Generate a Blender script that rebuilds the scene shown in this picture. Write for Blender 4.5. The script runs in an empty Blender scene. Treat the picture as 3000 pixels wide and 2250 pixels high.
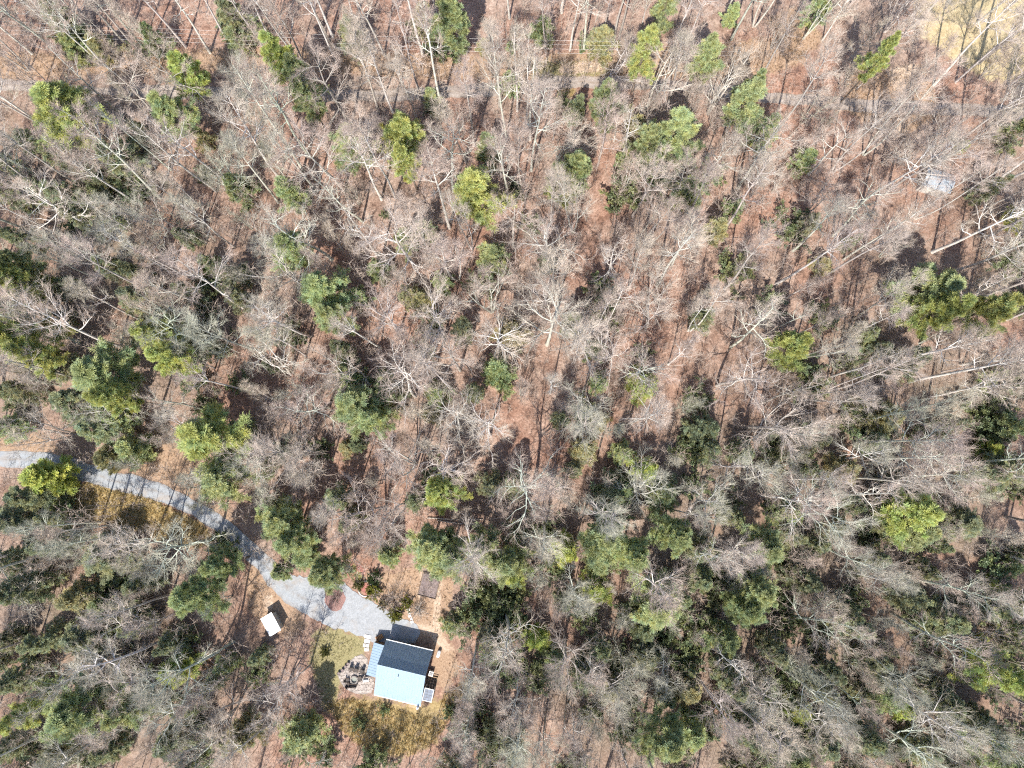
import bpy, math, random
import numpy as np
from mathutils import Matrix, Vector

# ------------------------------------------------------------------ camera, sky, sun, exposure
sc = bpy.context.scene
col = sc.collection
FPX, CAMH = 2082.0, 120.0                       # focal length in photo pixels, flying height in metres
_D = np.array([40.0, -245.0, -FPX]); _D /= np.linalg.norm(_D)
CU = -_D
CN = np.array([0, 1.0, 0]); CN -= CN.dot(_D) * _D; CN /= np.linalg.norm(CN)
CE = np.cross(CN, CU)
cam_d = bpy.data.cameras.new('camera')
cam_d.sensor_width = 36.0
cam_d.lens = 36.0 * FPX / 3000.0
cam_d.clip_start = 0.5
cam_d.clip_end = 3000.0
cam = bpy.data.objects.new('camera', cam_d)
col.objects.link(cam)
_R = Matrix(((CE[0], CE[1], CE[2]), (CN[0], CN[1], CN[2]), (CU[0], CU[1], CU[2])))
cam.matrix_world = Matrix.Translation((0, 0, CAMH)) @ _R.to_4x4()
sc.camera = cam

SUN_EL = math.radians(52.0)
SUN_AZ = math.atan2(-0.24, -0.97)               # the sun stands low in the picture, a little to the left
world = bpy.data.worlds.new('World')
sc.world = world
world.use_nodes = True
_nt = world.node_tree
_sky = _nt.nodes.new('ShaderNodeTexSky')
_sky.sky_type = 'NISHITA'
_sky.sun_disc = False
_sky.sun_elevation = SUN_EL
_sky.sun_rotation = SUN_AZ
_bg = _nt.nodes['Background']
_bg.inputs['Strength'].default_value = 0.15
_nt.links.new(_sky.outputs[0], _bg.inputs['Color'])
sun_d = bpy.data.lights.new('sun', 'SUN')
sun_d.energy = 5.0
sun_d.angle = math.radians(0.5)
sun_d.color = (1.0, 0.95, 0.88)
sun = bpy.data.objects.new('sun', sun_d)
col.objects.link(sun)
_to_sun = Vector((math.sin(SUN_AZ) * math.cos(SUN_EL), math.cos(SUN_AZ) * math.cos(SUN_EL), math.sin(SUN_EL)))
sun.rotation_euler = _to_sun.to_track_quat('Z', 'Y').to_euler()
sun.location = (0, -40, 90)
sc.view_settings.view_transform = 'Standard'
sc.view_settings.look = 'None'
sc.view_settings.gamma = 1.0
sc.view_settings.use_curve_mapping = False
sc.view_settings.exposure = 0.78
sc.cycles.use_denoising = False
sc.cycles.filter_width = 1.2
sc.cycles.max_bounces = 5
sc.cycles.diffuse_bounces = 3
sc.cycles.glossy_bounces = 2
sc.cycles.transmission_bounces = 2
sc.cycles.caustics_reflective = False
sc.cycles.caustics_refractive = False
sc.cycles.adaptive_threshold = 0.05
sc.cycles.debug_use_spatial_splits = True

rnd = random.Random(11)
rng = np.random.default_rng(7)

# ------------------------------------------------------------------ places
DRIVE = [(-80, 1343), (0, 1345), (100, 1352), (190, 1372), (271, 1391), (325, 1406), (398, 1419), (452, 1434), (524, 1464),
         (579, 1493), (651, 1533), (705, 1585), (741, 1624), (776, 1662), (815, 1700), (858, 1738), (915, 1775)]
ROAD = [(-160, 232), (0, 243), (200, 256), (500, 268), (900, 282), (1130, 285), (1400, 262), (1640, 237), (1760, 236), (1950, 246),
        (2200, 285), (2450, 308), (2700, 318), (3160, 340)]


def P0(px, py, z=0.0):
    v = np.array([px - 1500.0, 1125.0 - py, -FPX])
    w = np.array([v @ CE, v @ CN, v @ CU])
    t = (z - CAMH) / w[2]
    return w[0] * t, w[1] * t


def PX(x, y, z):
    p = np.array([x, y, z - CAMH])
    c = CE * p[0] + CN * p[1] + CU * p[2]
    return 1500 + FPX * c[0] / -c[2], 1125 - FPX * c[1] / -c[2]


def PXa(x, y, z):
    z = z - CAMH
    cx, cy, cz = (CE[i] * x + CN[i] * y + CU[i] * z for i in range(3))
    return 1500 + FPX * cx / -cz, 1125 - FPX * cy / -cz


_flat = np.array([P0(*q) for q in DRIVE] + [(-20, -32), (-24, -36), (-18, -27), (-41, -25)])


def gheight(x, y):
    """gentle swells of the forest floor, level along the drive and around the cabin"""
    x = np.asarray(x, float); y = np.asarray(y, float)
    d = np.full(x.shape, 1e9)
    for a in _flat:
        d = np.minimum(d, np.hypot(x - a[0], y - a[1]))
    w = np.clip((d - 9.0) / 14.0, 0, 1); w = w * w * (3 - 2 * w)
    return w * (0.55 * np.sin(x / 17.0 + 1.0) * np.cos(y / 21.0) + 0.35 * np.sin((x + 0.7 * y) / 11.0 + 0.4))


def G(px, py):
    z = 0.0
    for _ in range(3):
        x, y = P0(px, py, z)
        z = float(gheight(x, y))
    return x, y, z


# ------------------------------------------------------------------ node helpers
def new_mat(name):
    m = bpy.data.materials.new(name)
    m.use_nodes = True
    nt = m.node_tree
    b = nt.nodes['Principled BSDF']
    return m, nt, b


def N(nt, kind, **kw):
    n = nt.nodes.new('ShaderNode' + kind)
    for k, v in kw.items():
        if k in n.inputs:
            n.inputs[k].default_value = v
        else:
            setattr(n, k, v)
    return n


def noise(nt, scale, detail=5.0, rough=0.6, coord=None, dist=0.0):
    n = N(nt, 'TexNoise', Scale=scale, Detail=detail, Roughness=rough, Distortion=dist)
    if coord is not None:
        nt.links.new(coord, n.inputs['Vector'])
    return n.outputs['Fac']


def ramp(nt, fac, stops):
    r = nt.nodes.new('ShaderNodeValToRGB')
    cr = r.color_ramp
    while len(cr.elements) < len(stops):
        cr.elements.new(0.5)
    for e, (p, c) in zip(cr.elements, stops):
        e.position = p
        e.color = (c, c, c, 1) if isinstance(c, (int, float)) else (c[0], c[1], c[2], 1)
    nt.links.new(fac, r.inputs['Fac'])
    return r.outputs['Color']


def mix(nt, a, b, fac, mode='MIX'):
    m = nt.nodes.new('ShaderNodeMix')
    m.data_type = 'RGBA'
    m.blend_type = mode
    for sock, v in ((m.inputs['Factor'], fac), (m.inputs['A'], a), (m.inputs['B'], b)):
        if isinstance(v, (int, float)):
            sock.default_value = v
        elif isinstance(v, tuple):
            sock.default_value = (v[0], v[1], v[2], 1)
        else:
            nt.links.new(v, sock)
    return m.outputs['Result']


def mathn(nt, op, a, b=0.0, clamp=False):
    m = N(nt, 'Math', operation=op, use_clamp=clamp)
    for i, v in enumerate((a, b)):
        if isinstance(v, (int, float)):
            m.inputs[i].default_value = v
        else:
            nt.links.new(v, m.inputs[i])
    return m.outputs[0]


def bump(nt, bsdf, h, strength=0.5, dist=0.05):
    b = N(nt, 'Bump', Strength=strength, Distance=dist)
    nt.links.new(h, b.inputs['Height'])
    nt.links.new(b.outputs[0], bsdf.inputs['Normal'])


def plain(name, c, rough=0.7, metallic=0.0, var=0.25, scale=3.0, bmp=0.3, bdist=0.03):
    m, nt, b = new_mat(name)
    pos = N(nt, 'NewGeometry').outputs['Position']
    f = noise(nt, scale, 6, 0.65, pos)
    k = ramp(nt, f, [(0.25, 1.0 - var), (0.75, 1.0 + var)])
    nt.links.new(mix(nt, k, c, 1.0, 'MULTIPLY'), b.inputs['Base Color'])
    b.inputs['Roughness'].default_value = rough
    b.inputs['Metallic'].default_value = metallic
    bump(nt, b, noise(nt, scale * 5, 4, 0.6, pos), bmp, bdist)
    return m


# ------------------------------------------------------------------ materials
def ground_material():
    m, nt, b = new_mat('forest_floor')
    L = nt.links
    pos = N(nt, 'NewGeometry').outputs['Position']
    big = noise(nt, 0.055, 4, 0.55, pos)
    mid = noise(nt, 0.45, 6, 0.65, pos)
    fine = noise(nt, 2.6, 8, 0.72, pos)
    grain = noise(nt, 9.0, 4, 0.7, pos)
    litter = ramp(nt, fine, [(0.30, (0.10, 0.056, 0.040)), (0.45, (0.265, 0.142, 0.097)), (0.60, (0.385, 0.218, 0.155)), (0.80, (0.50, 0.335, 0.26))])
    grey = ramp(nt, fine, [(0.30, (0.125, 0.09, 0.07)), (0.50, (0.30, 0.222, 0.175)), (0.75, (0.47, 0.37, 0.305))])
    c = mix(nt, litter, grey, ramp(nt, mix(nt, big, mid, 0.3), [(0.40, 0.1), (0.58, 0.9)]))
    c = mix(nt, c, ramp(nt, mid, [(0.3, 0.6), (0.7, 1.25)]), 1.0, 'MULTIPLY')
    c = mix(nt, c, ramp(nt, grain, [(0.3, 0.78), (0.7, 1.2)]), 1.0, 'MULTIPLY')
    z1 = nt.nodes.new('ShaderNodeSeparateColor'); a1 = N(nt, 'Attribute', attribute_name='zone_a'); L.new(a1.outputs['Color'], z1.inputs[0])
    z2 = nt.nodes.new('ShaderNodeSeparateColor'); a2 = N(nt, 'Attribute', attribute_name='zone_b'); L.new(a2.outputs['Color'], z2.inputs[0])
    a3 = N(nt, 'Attribute', attribute_name='zone_c')
    edge = mathn(nt, 'MULTIPLY', mathn(nt, 'SUBTRACT', noise(nt, 0.9, 7, 0.7, pos), 0.5), 1.9)

    def layer(c, sock, colr):
        f = mathn(nt, 'MULTIPLY', mathn(nt, 'ADD', sock, edge), 1.0, True)
        f = ramp(nt, f, [(0.32, 0.0), (0.68, 1.0)])
        return mix(nt, c, colr, f)

    def grass(lo, mi, hi, s=3.2):
        g = noise(nt, s, 8, 0.75, pos)
        return ramp(nt, g, [(0.3, lo), (0.5, mi), (0.72, hi)])
    c = mix(nt, c, grass((0.085, 0.066, 0.046), (0.185, 0.142, 0.105), (0.34, 0.275, 0.215), 2.4), mathn(nt, 'MULTIPLY', a3.outputs['Fac'], ramp(nt, noise(nt, 0.12, 5, 0.6, pos), [(0.38, 0.15), (0.6, 0.95)])))   # grey-brown duff
    c = layer(c, z1.outputs[0], grass((0.19, 0.115, 0.075), (0.33, 0.225, 0.15), (0.45, 0.33, 0.235)))       # tan wayside grass
    c = layer(c, z1.outputs[1], grass((0.13, 0.115, 0.055), (0.25, 0.22, 0.11), (0.37, 0.31, 0.18)))       # yard grass
    c = layer(c, z1.outputs[2], grass((0.15, 0.105, 0.05), (0.31, 0.23, 0.11), (0.45, 0.345, 0.18), 1.6))  # ochre broom sedge
    c = layer(c, z2.outputs[0], grass((0.28, 0.21, 0.115), (0.42, 0.335, 0.19), (0.52, 0.43, 0.28), 1.4))     # pale winter field
    c = layer(c, z2.outputs[1], grass((0.30, 0.215, 0.15), (0.45, 0.34, 0.25), (0.58, 0.47, 0.37), 2.0))      # bare sandy soil
    c = layer(c, z2.outputs[2], grass((0.20, 0.075, 0.06), (0.32, 0.135, 0.11), (0.43, 0.21, 0.18), 5.0))     # red bark mulch
    L.new(c, b.inputs['Base Color'])
    b.inputs['Roughness'].default_value = 0.9
    b.inputs['Specular IOR Level'].default_value = 0.15
    bump(nt, b, fine, 0.9, 0.12)
    return m


def gravel_material(name, lo, mi, hi, tracks=0.0):
    m, nt, b = new_mat(name)
    pos = N(nt, 'NewGeometry').outputs['Position']
    f = noise(nt, 4.0, 6, 0.6, pos)
    c = ramp(nt, f, [(0.3, lo), (0.5, mi), (0.72, hi)])
    w = noise(nt, 0.35, 5, 0.6, pos, 0.6)
    c = mix(nt, c, (0.30, 0.245, 0.195), ramp(nt, w, [(0.52, 0.0), (0.72, 0.6)]))
    c = mix(nt, c, ramp(nt, noise(nt, 0.9, 5, 0.6, pos), [(0.3, 0.86), (0.7, 1.1)]), 1.0, 'MULTIPLY')
    if tracks:
        at = N(nt, 'Attribute', attribute_name='across')
        crown = ramp(nt, at.outputs['Fac'], [(0.0, 1.0), (0.14, 0.25), (0.28, 0.0), (0.42, 0.3), (0.5, 0.9), (0.58, 0.3), (0.72, 0.0), (0.86, 0.25), (1.0, 1.0)])
        k = mathn(nt, 'MULTIPLY', crown, ramp(nt, noise(nt, 1.1, 6, 0.7, pos), [(0.36, 0.0), (0.62, tracks)]))
        c = mix(nt, c, (0.20, 0.145, 0.10), k)          # leaves drifted along the middle and the edges
    nt.links.new(c, b.inputs['Base Color'])
    b.inputs['Roughness'].default_value = 0.85
    bump(nt, b, f, 0.5, 0.03)
    return m


def bark_material(name, twig):
    m, nt, b = new_mat(name)
    oi = N(nt, 'ObjectInfo')
    tc = N(nt, 'TexCoord').outputs['Object']
    f = noise(nt, 2.2, 6, 0.7, tc)
    k = ramp(nt, f, [(0.3, 0.72), (0.55, 1.0), (0.75, 1.22)])
    c = mix(nt, oi.outputs['Color'], k, 1.0, 'MULTIPLY')
    if twig:
        c = mix(nt, c, (0.42, 0.345, 0.295), 0.3)
        c = mix(nt, c, (1.12, 1.12, 1.12), 1.0, 'MULTIPLY')
    else:
        c = mix(nt, c, (0.27, 0.31, 0.235), ramp(nt, noise(nt, 0.8, 5, 0.6, tc), [(0.55, 0.0), (0.72, 0.55)]))
    nt.links.new(c, b.inputs['Base Color'])
    b.inputs['Roughness'].default_value = 0.8
    b.inputs['Specular IOR Level'].default_value = 0.25
    return m


def leaf_material(name, rough, transl):
    m, nt, b = new_mat(name)
    oi = N(nt, 'ObjectInfo')
    at = N(nt, 'Attribute', attribute_name='tone')
    c = mix(nt, oi.outputs['Color'], at.outputs['Color'], 1.0, 'MULTIPLY')
    nt.links.new(c, b.inputs['Base Color'])
    b.inputs['Roughness'].default_value = rough
    b.inputs['Specular IOR Level'].default_value = 0.3
    t = N(nt, 'BsdfTranslucent')
    nt.links.new(c, t.inputs['Color'])
    ms = N(nt, 'MixShader')
    ms.inputs[0].default_value = transl
    nt.links.new(b.outputs[0], ms.inputs[1])
    nt.links.new(t.outputs[0], ms.inputs[2])
    nt.links.new(ms.outputs[0], nt.nodes['Material Output'].inputs['Surface'])
    return m


def metal_roof_material(name, c, rough, metallic, streak=0.12):
    m, nt, b = new_mat(name)
    tc = N(nt, 'TexCoord').outputs['Object']
    mp = N(nt, 'Mapping')
    mp.inputs['Scale'].default_value = (2.2, 0.25, 1.0)
    nt.links.new(tc, mp.inputs['Vector'])
    f = noise(nt, 2.0, 6, 0.65, mp.outputs[0])
    g = noise(nt, 0.8, 4, 0.6, tc)
    k = mix(nt, ramp(nt, f, [(0.3, 1 - streak), (0.7, 1 + streak * 0.5)]), ramp(nt, g, [(0.3, 1 - streak), (0.7, 1.0)]), 1.0, 'MULTIPLY')
    nt.links.new(mix(nt, k, c, 1.0, 'MULTIPLY'), b.inputs['Base Color'])
    b.inputs['Metallic'].default_value = metallic
    b.inputs['Roughness'].default_value = rough
    return m


M_GROUND = ground_material()
M_DRIVE = gravel_material('drive_gravel', (0.235, 0.25, 0.265), (0.285, 0.302, 0.318), (0.335, 0.353, 0.37), 0.62)
M_ROAD = gravel_material('road_gravel', (0.22, 0.182, 0.155), (0.30, 0.253, 0.22), (0.40, 0.35, 0.31), 0.9)
M_BARK = bark_material('bark', False)
M_TWIG = bark_material('twig_bark', True)
M_NEEDLE = leaf_material('needles', 0.5, 0.48)
M_LEAF = leaf_material('evergreen_leaves', 0.38, 0.25)
M_ROOF = metal_roof_material('galvanised_roof', (0.27, 0.365, 0.455), 0.45, 0.2, 0.08)
M_WHITEROOF = metal_roof_material('white_roof', (0.84, 0.85, 0.85), 0.5, 0.0, 0.05)
M_GREYROOF = metal_roof_material('weathered_roof', (0.33, 0.37, 0.41), 0.6, 0.2, 0.35)
M_TRIM = plain('white_trim', (0.72, 0.73, 0.73), 0.5, var=0.08)
M_WALL = plain('timber_wall', (0.22, 0.15, 0.10), 0.8, var=0.3)
M_WALLPALE = plain('pale_wall', (0.48, 0.46, 0.42), 0.8, var=0.15)
M_GLASS = plain('window_glass', (0.03, 0.04, 0.05), 0.08, var=0.1, bmp=0.0)
M_DECK = plain('deck_board', (0.42, 0.29, 0.17), 0.75, var=0.3)
M_DARKWOOD = plain('dark_timber', (0.085, 0.06, 0.045), 0.75, var=0.3)
M_STONE = plain('flagstone', (0.36, 0.31, 0.275), 0.85, var=0.35, scale=2.0)
M_JOINT = plain('patio_joint', (0.26, 0.225, 0.195), 0.9, var=0.3)
M_BLACK = plain('dark_cushion', (0.06, 0.048, 0.042), 0.7, var=0.2)
M_STEEL = plain('grey_steel', (0.35, 0.36, 0.37), 0.45, 0.6, var=0.1)
M_WIRE = plain('wire', (0.5, 0.49, 0.48), 0.4, 0.5, var=0.05)
M_POLE = plain('pole_timber', (0.20, 0.145, 0.10), 0.85, var=0.25)
M_WOOD = plain('cut_firewood', (0.46, 0.24, 0.11), 0.8, var=0.35, scale=4)
M_SOIL = plain('garden_soil', (0.21, 0.165, 0.155), 0.95, var=0.35, scale=3)
M_PALESTONE = plain('pale_stone', (0.58, 0.55, 0.52), 0.8, var=0.15)
M_DEADWOOD = plain('weathered_deadwood', (0.46, 0.39, 0.33), 0.85, var=0.35, scale=2)
M_FIREWALL = plain('fire_pit_stone', (0.27, 0.245, 0.22), 0.9, var=0.35, scale=4)
M_GRASSBLADE = None


# ------------------------------------------------------------------ object helpers
def link(o):
    col.objects.link(o)
    return o


def tag(o, label=None, category=None, group=None, kind=None):
    if label: o['label'] = label
    if category: o['category'] = category
    if group: o['group'] = group
    if kind: o['kind'] = kind
    return o


def empty(name, loc, rz=0.0):
    o = bpy.data.objects.new(name, None)
    o.empty_display_size = 0.5
    o.location = loc
    o.rotation_euler = (0, 0, rz)
    return link(o)


def fill_mesh(me, v, face_arrays):
    loops = np.concatenate([f.ravel() for f in face_arrays]).astype(np.int32)
    tot = np.concatenate([np.full(len(f), f.shape[1]) for f in face_arrays]).astype(np.int32)
    me.vertices.add(len(v)); me.vertices.foreach_set('co', np.ascontiguousarray(v, np.float32).ravel())
    me.loops.add(len(loops)); me.loops.foreach_set('vertex_index', loops)
    me.polygons.add(len(tot))
    me.polygons.foreach_set('loop_start', np.concatenate([[0], np.cumsum(tot)[:-1]]).astype(np.int32))
    me.update(calc_edges=True)


class MB:
    """collects boxes, tubes and polygons into one mesh"""

    def __init__(s):
        s.v = []; s.f = []; s.n = 0; s.tone = []

    def raw(s, verts, faces):
        verts = np.asarray(verts, float).reshape(-1, 3)
        s.v.append(verts)
        if isinstance(faces, np.ndarray):
            s.f.append(faces + s.n)
        else:
            by = {}
            for f in faces:
                by.setdefault(len(f), []).append(f)
            for q in by.values():
                s.f.append(np.array(q) + s.n)
        s.n += len(verts)
        return s

    def box(s, c, size, rz=0.0, taper=1.0):
        hx, hy, hz = size[0] / 2, size[1] / 2, size[2] / 2
        ca, sa = math.cos(rz), math.sin(rz)
        pts = []
        for z in (-hz, hz):
            k = 1.0 if z < 0 else taper
            for x, y in ((-hx, -hy), (hx, -hy), (hx, hy), (-hx, hy)):
                x, y = x * k, y * k
                pts.append((c[0] + x * ca - y * sa, c[1] + x * sa + y * ca, c[2] + z))
        return s.raw(pts, [(3, 2, 1, 0), (4, 5, 6, 7), (0, 1, 5, 4), (1, 2, 6, 5), (2, 3, 7, 6), (3, 0, 4, 7)])

    def prism(s, poly, z0, z1):
        n = len(poly)
        pts = [(p[0], p[1], z0) for p in poly] + [(p[0], p[1], z1) for p in poly]
        return s.raw(pts, [tuple(range(n - 1, -1, -1)), tuple(range(n, 2 * n))] + [(i, (i + 1) % n, n + (i + 1) % n, n + i) for i in range(n)])

    def slab(s, quad, t):
        """a sloped sheet of thickness t under four corners"""
        q = [Vector(p) for p in quad]
        n = (q[1] - q[0]).cross(q[2] - q[0]).normalized()
        if n.z < 0: n = -n
        lo = [p - n * t for p in q]
        return s.raw([tuple(p) for p in lo + q], [(3, 2, 1, 0), (4, 5, 6, 7), (0, 1, 5, 4), (1, 2, 6, 5), (2, 3, 7, 6), (3, 0, 4, 7)])

    def tubes(s, pts, rad, k, close_tip=False):
        """pts (B,m,3), rad (B,m): B tapered tubes of k sides at once"""
        pts = np.asarray(pts, float); rad = np.asarray(rad, float)
        B, m, _ = pts.shape
        t = np.gradient(pts, axis=1)
        t /= np.linalg.norm(t, axis=2, keepdims=True) + 1e-9
        ref = np.where(np.abs(t[:, :1, 2:3]) > 0.8, np.array([1.0, 0.1, 0.0]), np.array([0.1, 0.0, 1.0]))
        a = np.cross(t, np.broadcast_to(ref, t.shape)); a /= np.linalg.norm(a, axis=2, keepdims=True) + 1e-9
        b = np.cross(t, a)
        ang = np.arange(k) * 2 * math.pi / k
        if close_tip:
            ring = pts[:, :-1, None] + rad[:, :-1, None, None] * (a[:, :-1, None] * np.cos(ang)[None, None, :, None] + b[:, :-1, None] * np.sin(ang)[None, None, :, None])
            vs = np.concatenate([ring.reshape(B, -1, 3), pts[:, -1:]], axis=1)
            mm = m - 1
        else:
            ring = pts[:, :, None] + rad[:, :, None, None] * (a[:, :, None] * np.cos(ang)[None, None, :, None] + b[:, :, None] * np.sin(ang)[None, None, :, None])
            vs = ring.reshape(B, -1, 3)
            mm = m
        tmpl = []
        for i in range(mm - 1):
            for j in range(k):
                j2 = (j + 1) % k
                tmpl.append((i * k + j, i * k + j2, (i + 1) * k + j2, (i + 1) * k + j))
        if close_tip:
            for j in range(k):
                tmpl.append(((mm - 1) * k + j, (mm - 1) * k + (j + 1) % k, mm * k))
        nv = vs.shape[1]
        off = (s.n + np.arange(B) * nv)[:, None, None]
        for kk in (3, 4):
            q = [f for f in tmpl if len(f) == kk]
            if q:
                s.f.append((np.array(q)[None] + off).reshape(-1, kk))
        s.v.append(vs.reshape(-1, 3))
        s.n += B * nv
        return s

    def tube(s, pts, r0, r1, k=6, cap=True):
        pts = np.asarray(pts, float)
        r = np.linspace(r0, r1, len(pts))
        n0 = s.n
        s.tubes(pts[None], r[None], k)
        if cap:
            s.f.append(np.array([[n0 + j for j in range(k - 1, -1, -1)], [n0 + (len(pts) - 1) * k + j for j in range(k)]]))
        return s

    def tris(s, vs):
        """(T,3,3) loose triangles"""
        vs = np.asarray(vs, float)
        T = len(vs)
        s.v.append(vs.reshape(-1, 3))
        idx = np.arange(T * 3).reshape(T, 3) + s.n
        s.f.append(idx)
        s.n += T * 3
        return s

    def mesh(s, name, mat, smooth=False, tone=None):
        me = bpy.data.meshes.new(name)
        fill_mesh(me, np.concatenate(s.v), s.f)
        me.materials.append(mat)
        me.polygons.foreach_set('use_smooth', np.full(len(me.polygons), bool(smooth)))
        if tone is not None:
            at = me.attributes.new('tone', 'FLOAT_COLOR', 'POINT')
            c = np.ones((len(me.vertices), 4), np.float32)
            c[:, :3] = np.asarray(tone, np.float32).reshape(-1, 3)
            at.data.foreach_set('color', c.ravel())
        me.update()
        return me

    def build(s, name, mat, parent=None, smooth=False):
        o = link(bpy.data.objects.new(name, s.mesh(name, mat, smooth)))
        if parent is not None:
            o.parent = parent
        return o


def inst(name, mesh, parent, color=None):
    o = bpy.data.objects.new(name, mesh)
    if color is not None:
        o.color = (color[0], color[1], color[2], 1)
    if parent is not None:
        o.parent = parent
    col.objects.link(o)
    return o


# ------------------------------------------------------------------ ground
def poly_sdf(x, y, poly):
    """signed distance (positive inside) to a polygon, in the same units"""
    p = np.array(poly, float); q = np.roll(p, -1, 0)
    d = np.full(x.shape, 1e18); ins = np.zeros(x.shape, bool)
    for (ax, ay), (bx, by) in zip(p, q):
        ex, ey = bx - ax, by - ay
        t = np.clip(((x - ax) * ex + (y - ay) * ey) / (ex * ex + ey * ey + 1e-9), 0, 1)
        d = np.minimum(d, np.hypot(x - ax - t * ex, y - ay - t * ey))
        c = ((ay > y) != (by > y)) & (x < ex * (y - ay) / (ey if abs(ey) > 1e-9 else 1e-9) + ax)
        ins ^= c
    return np.where(ins, d, -d)


def poly_w(pts):
    return [P0(*q) for q in pts]


ZONES = {
    'tan': [[(-200, 150), (300, 152), (700, 150), (1300, 160), (1800, 150), (2330, 110), (2360, 190), (2200, 235), (1900, 225), (1600, 222), (1250, 232), (700, 215), (300, 215), (-200, 245)],
            [(-80, 1262), (130, 1275), (190, 1330), (100, 1335), (-80, 1330)],
            [(350, 1330), (480, 1240), (530, 1270), (600, 1400), (700, 1520), (660, 1530), (520, 1440), (400, 1400), (330, 1375)],
            [(735, 1640), (790, 1700), (860, 1770), (900, 1830), (850, 1870), (790, 1850), (730, 1790), (715, 1700)],
            [(1225, 1660), (1330, 1650), (1330, 1760), (1310, 1860), (1350, 1960), (1310, 2030), (1270, 2000), (1265, 1890), (1210, 1860), (1150, 1800), (1060, 1745), (1040, 1690), (1120, 1680)],
            [(2480, 210), (2700, 190), (2760, 330), (2640, 410), (2470, 330)],
            [(2240, 60), (2330, 20), (2420, 120), (2330, 180)]],
    'yard': [[(925, 1850), (985, 1835), (1070, 1868), (1085, 1890), (1060, 1930), (1000, 1985), (985, 2070), (950, 2080), (925, 1990), (905, 1920)],
             [(1560, 170), (1780, 180), (1790, 218), (1560, 222)]],
    'ochre': [[(250, 1400), (370, 1440), (480, 1480), (590, 1530), (625, 1575), (600, 1600), (500, 1600), (430, 1560), (330, 1535), (235, 1530), (210, 1470)],
              [(960, 2060), (1060, 2040), (1230, 2070), (1300, 2040), (1370, 1990), (1380, 2060), (1310, 2110), (1270, 2180), (1180, 2215), (1070, 2200), (1000, 2130)],
              [(1640, 255), (1680, 255), (1680, 275), (1640, 275)]],
    'field': [[(2640, -200), (3300, -200), (3300, 260), (3000, 240), (2890, 235), (2780, 170), (2690, 100)]],
    'sand': [[(1640, 180), (1770, 175), (1770, 205), (1640, 210)], [(2590, 200), (2680, 190), (2690, 270), (2620, 270)], [(2560, 350), (2650, 340), (2660, 400), (2580, 400)],
             [(1275, 1700), (1295, 1700), (1290, 1790), (1295, 1865), (1330, 1905), (1300, 1910), (1262, 1862), (1215, 1840), (1225, 1825), (1268, 1835)],
             [(770, 1745), (800, 1745), (800, 1785), (780, 1790)], [(1235, 1668), (1248, 1668), (1228, 1800), (1216, 1800)]],
    'duff': [[(-100, 250), (480, 250), (620, 700), (540, 1250), (200, 1270), (-100, 1250)], [(-100, 1480), (200, 1550), (620, 1620), (690, 1780), (640, 2400), (-100, 2400)],
             [(1450, 2400), (1480, 2000), (1850, 1550), (2050, 1150), (2400, 850), (3100, 450), (3100, 2400)]],
    'mulch': [[(1012, 1655), (1058, 1650), (1070, 1690), (1045, 1705), (1015, 1690)], [(1058, 1706), (1085, 1708), (1088, 1735), (1070, 1744), (1054, 1728)]],
}


def zone_weight(x, y, name, soft=0.8):
    w = np.full(x.shape, -1e9)
    for poly in ZONES[name]:
        w = np.maximum(w, poly_sdf(x, y, poly_w(poly)))
    return np.clip(w / soft * 0.5 + 0.5, 0, 1)


def make_ground():
    def axis(a, b, step):
        core = np.arange(a, b + step, step)
        far = np.array([6, 14, 26, 45, 75, 130, 240, 480])
        return np.concatenate([core[0] - far[::-1], core, core[-1] + far])
    xs = axis(-112, 106, 0.62); ys = axis(-66, 104, 0.62)
    X, Y = np.meshgrid(xs, ys)
    Z = gheight(X, Y)
    nx, ny = len(xs), len(ys)
    v = np.stack([X, Y, Z], -1).reshape(-1, 3)
    i = np.arange(nx * ny).reshape(ny, nx)
    f = np.stack([i[:-1, :-1], i[:-1, 1:], i[1:, 1:], i[1:, :-1]], -1).reshape(-1, 4)
    me = bpy.data.meshes.new('ground')
    fill_mesh(me, v, [f])
    me.polygons.foreach_set('use_smooth', np.ones(len(me.polygons), bool))
    me.materials.append(M_GROUND)
    for nm, keys in (('zone_a', ('tan', 'yard', 'ochre')), ('zone_b', ('field', 'sand', 'mulch'))):
        at = me.attributes.new(nm, 'FLOAT_COLOR', 'POINT')
        c = np.ones((nx * ny, 4), np.float32)
        for k, key in enumerate(keys):
            c[:, k] = zone_weight(X, Y, key, 0.5 if key in ('mulch', 'sand') else 1.2).ravel()
        at.data.foreach_set('color', c.ravel())
    at = me.attributes.new('zone_c', 'FLOAT', 'POINT')
    at.data.foreach_set('value', zone_weight(X, Y, 'duff', 14.0).astype(np.float32).ravel())
    o = link(bpy.data.objects.new('ground', me))
    tag(o, 'leaf-strewn reddish brown forest floor with tan grass verges', kind='structure')


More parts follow.
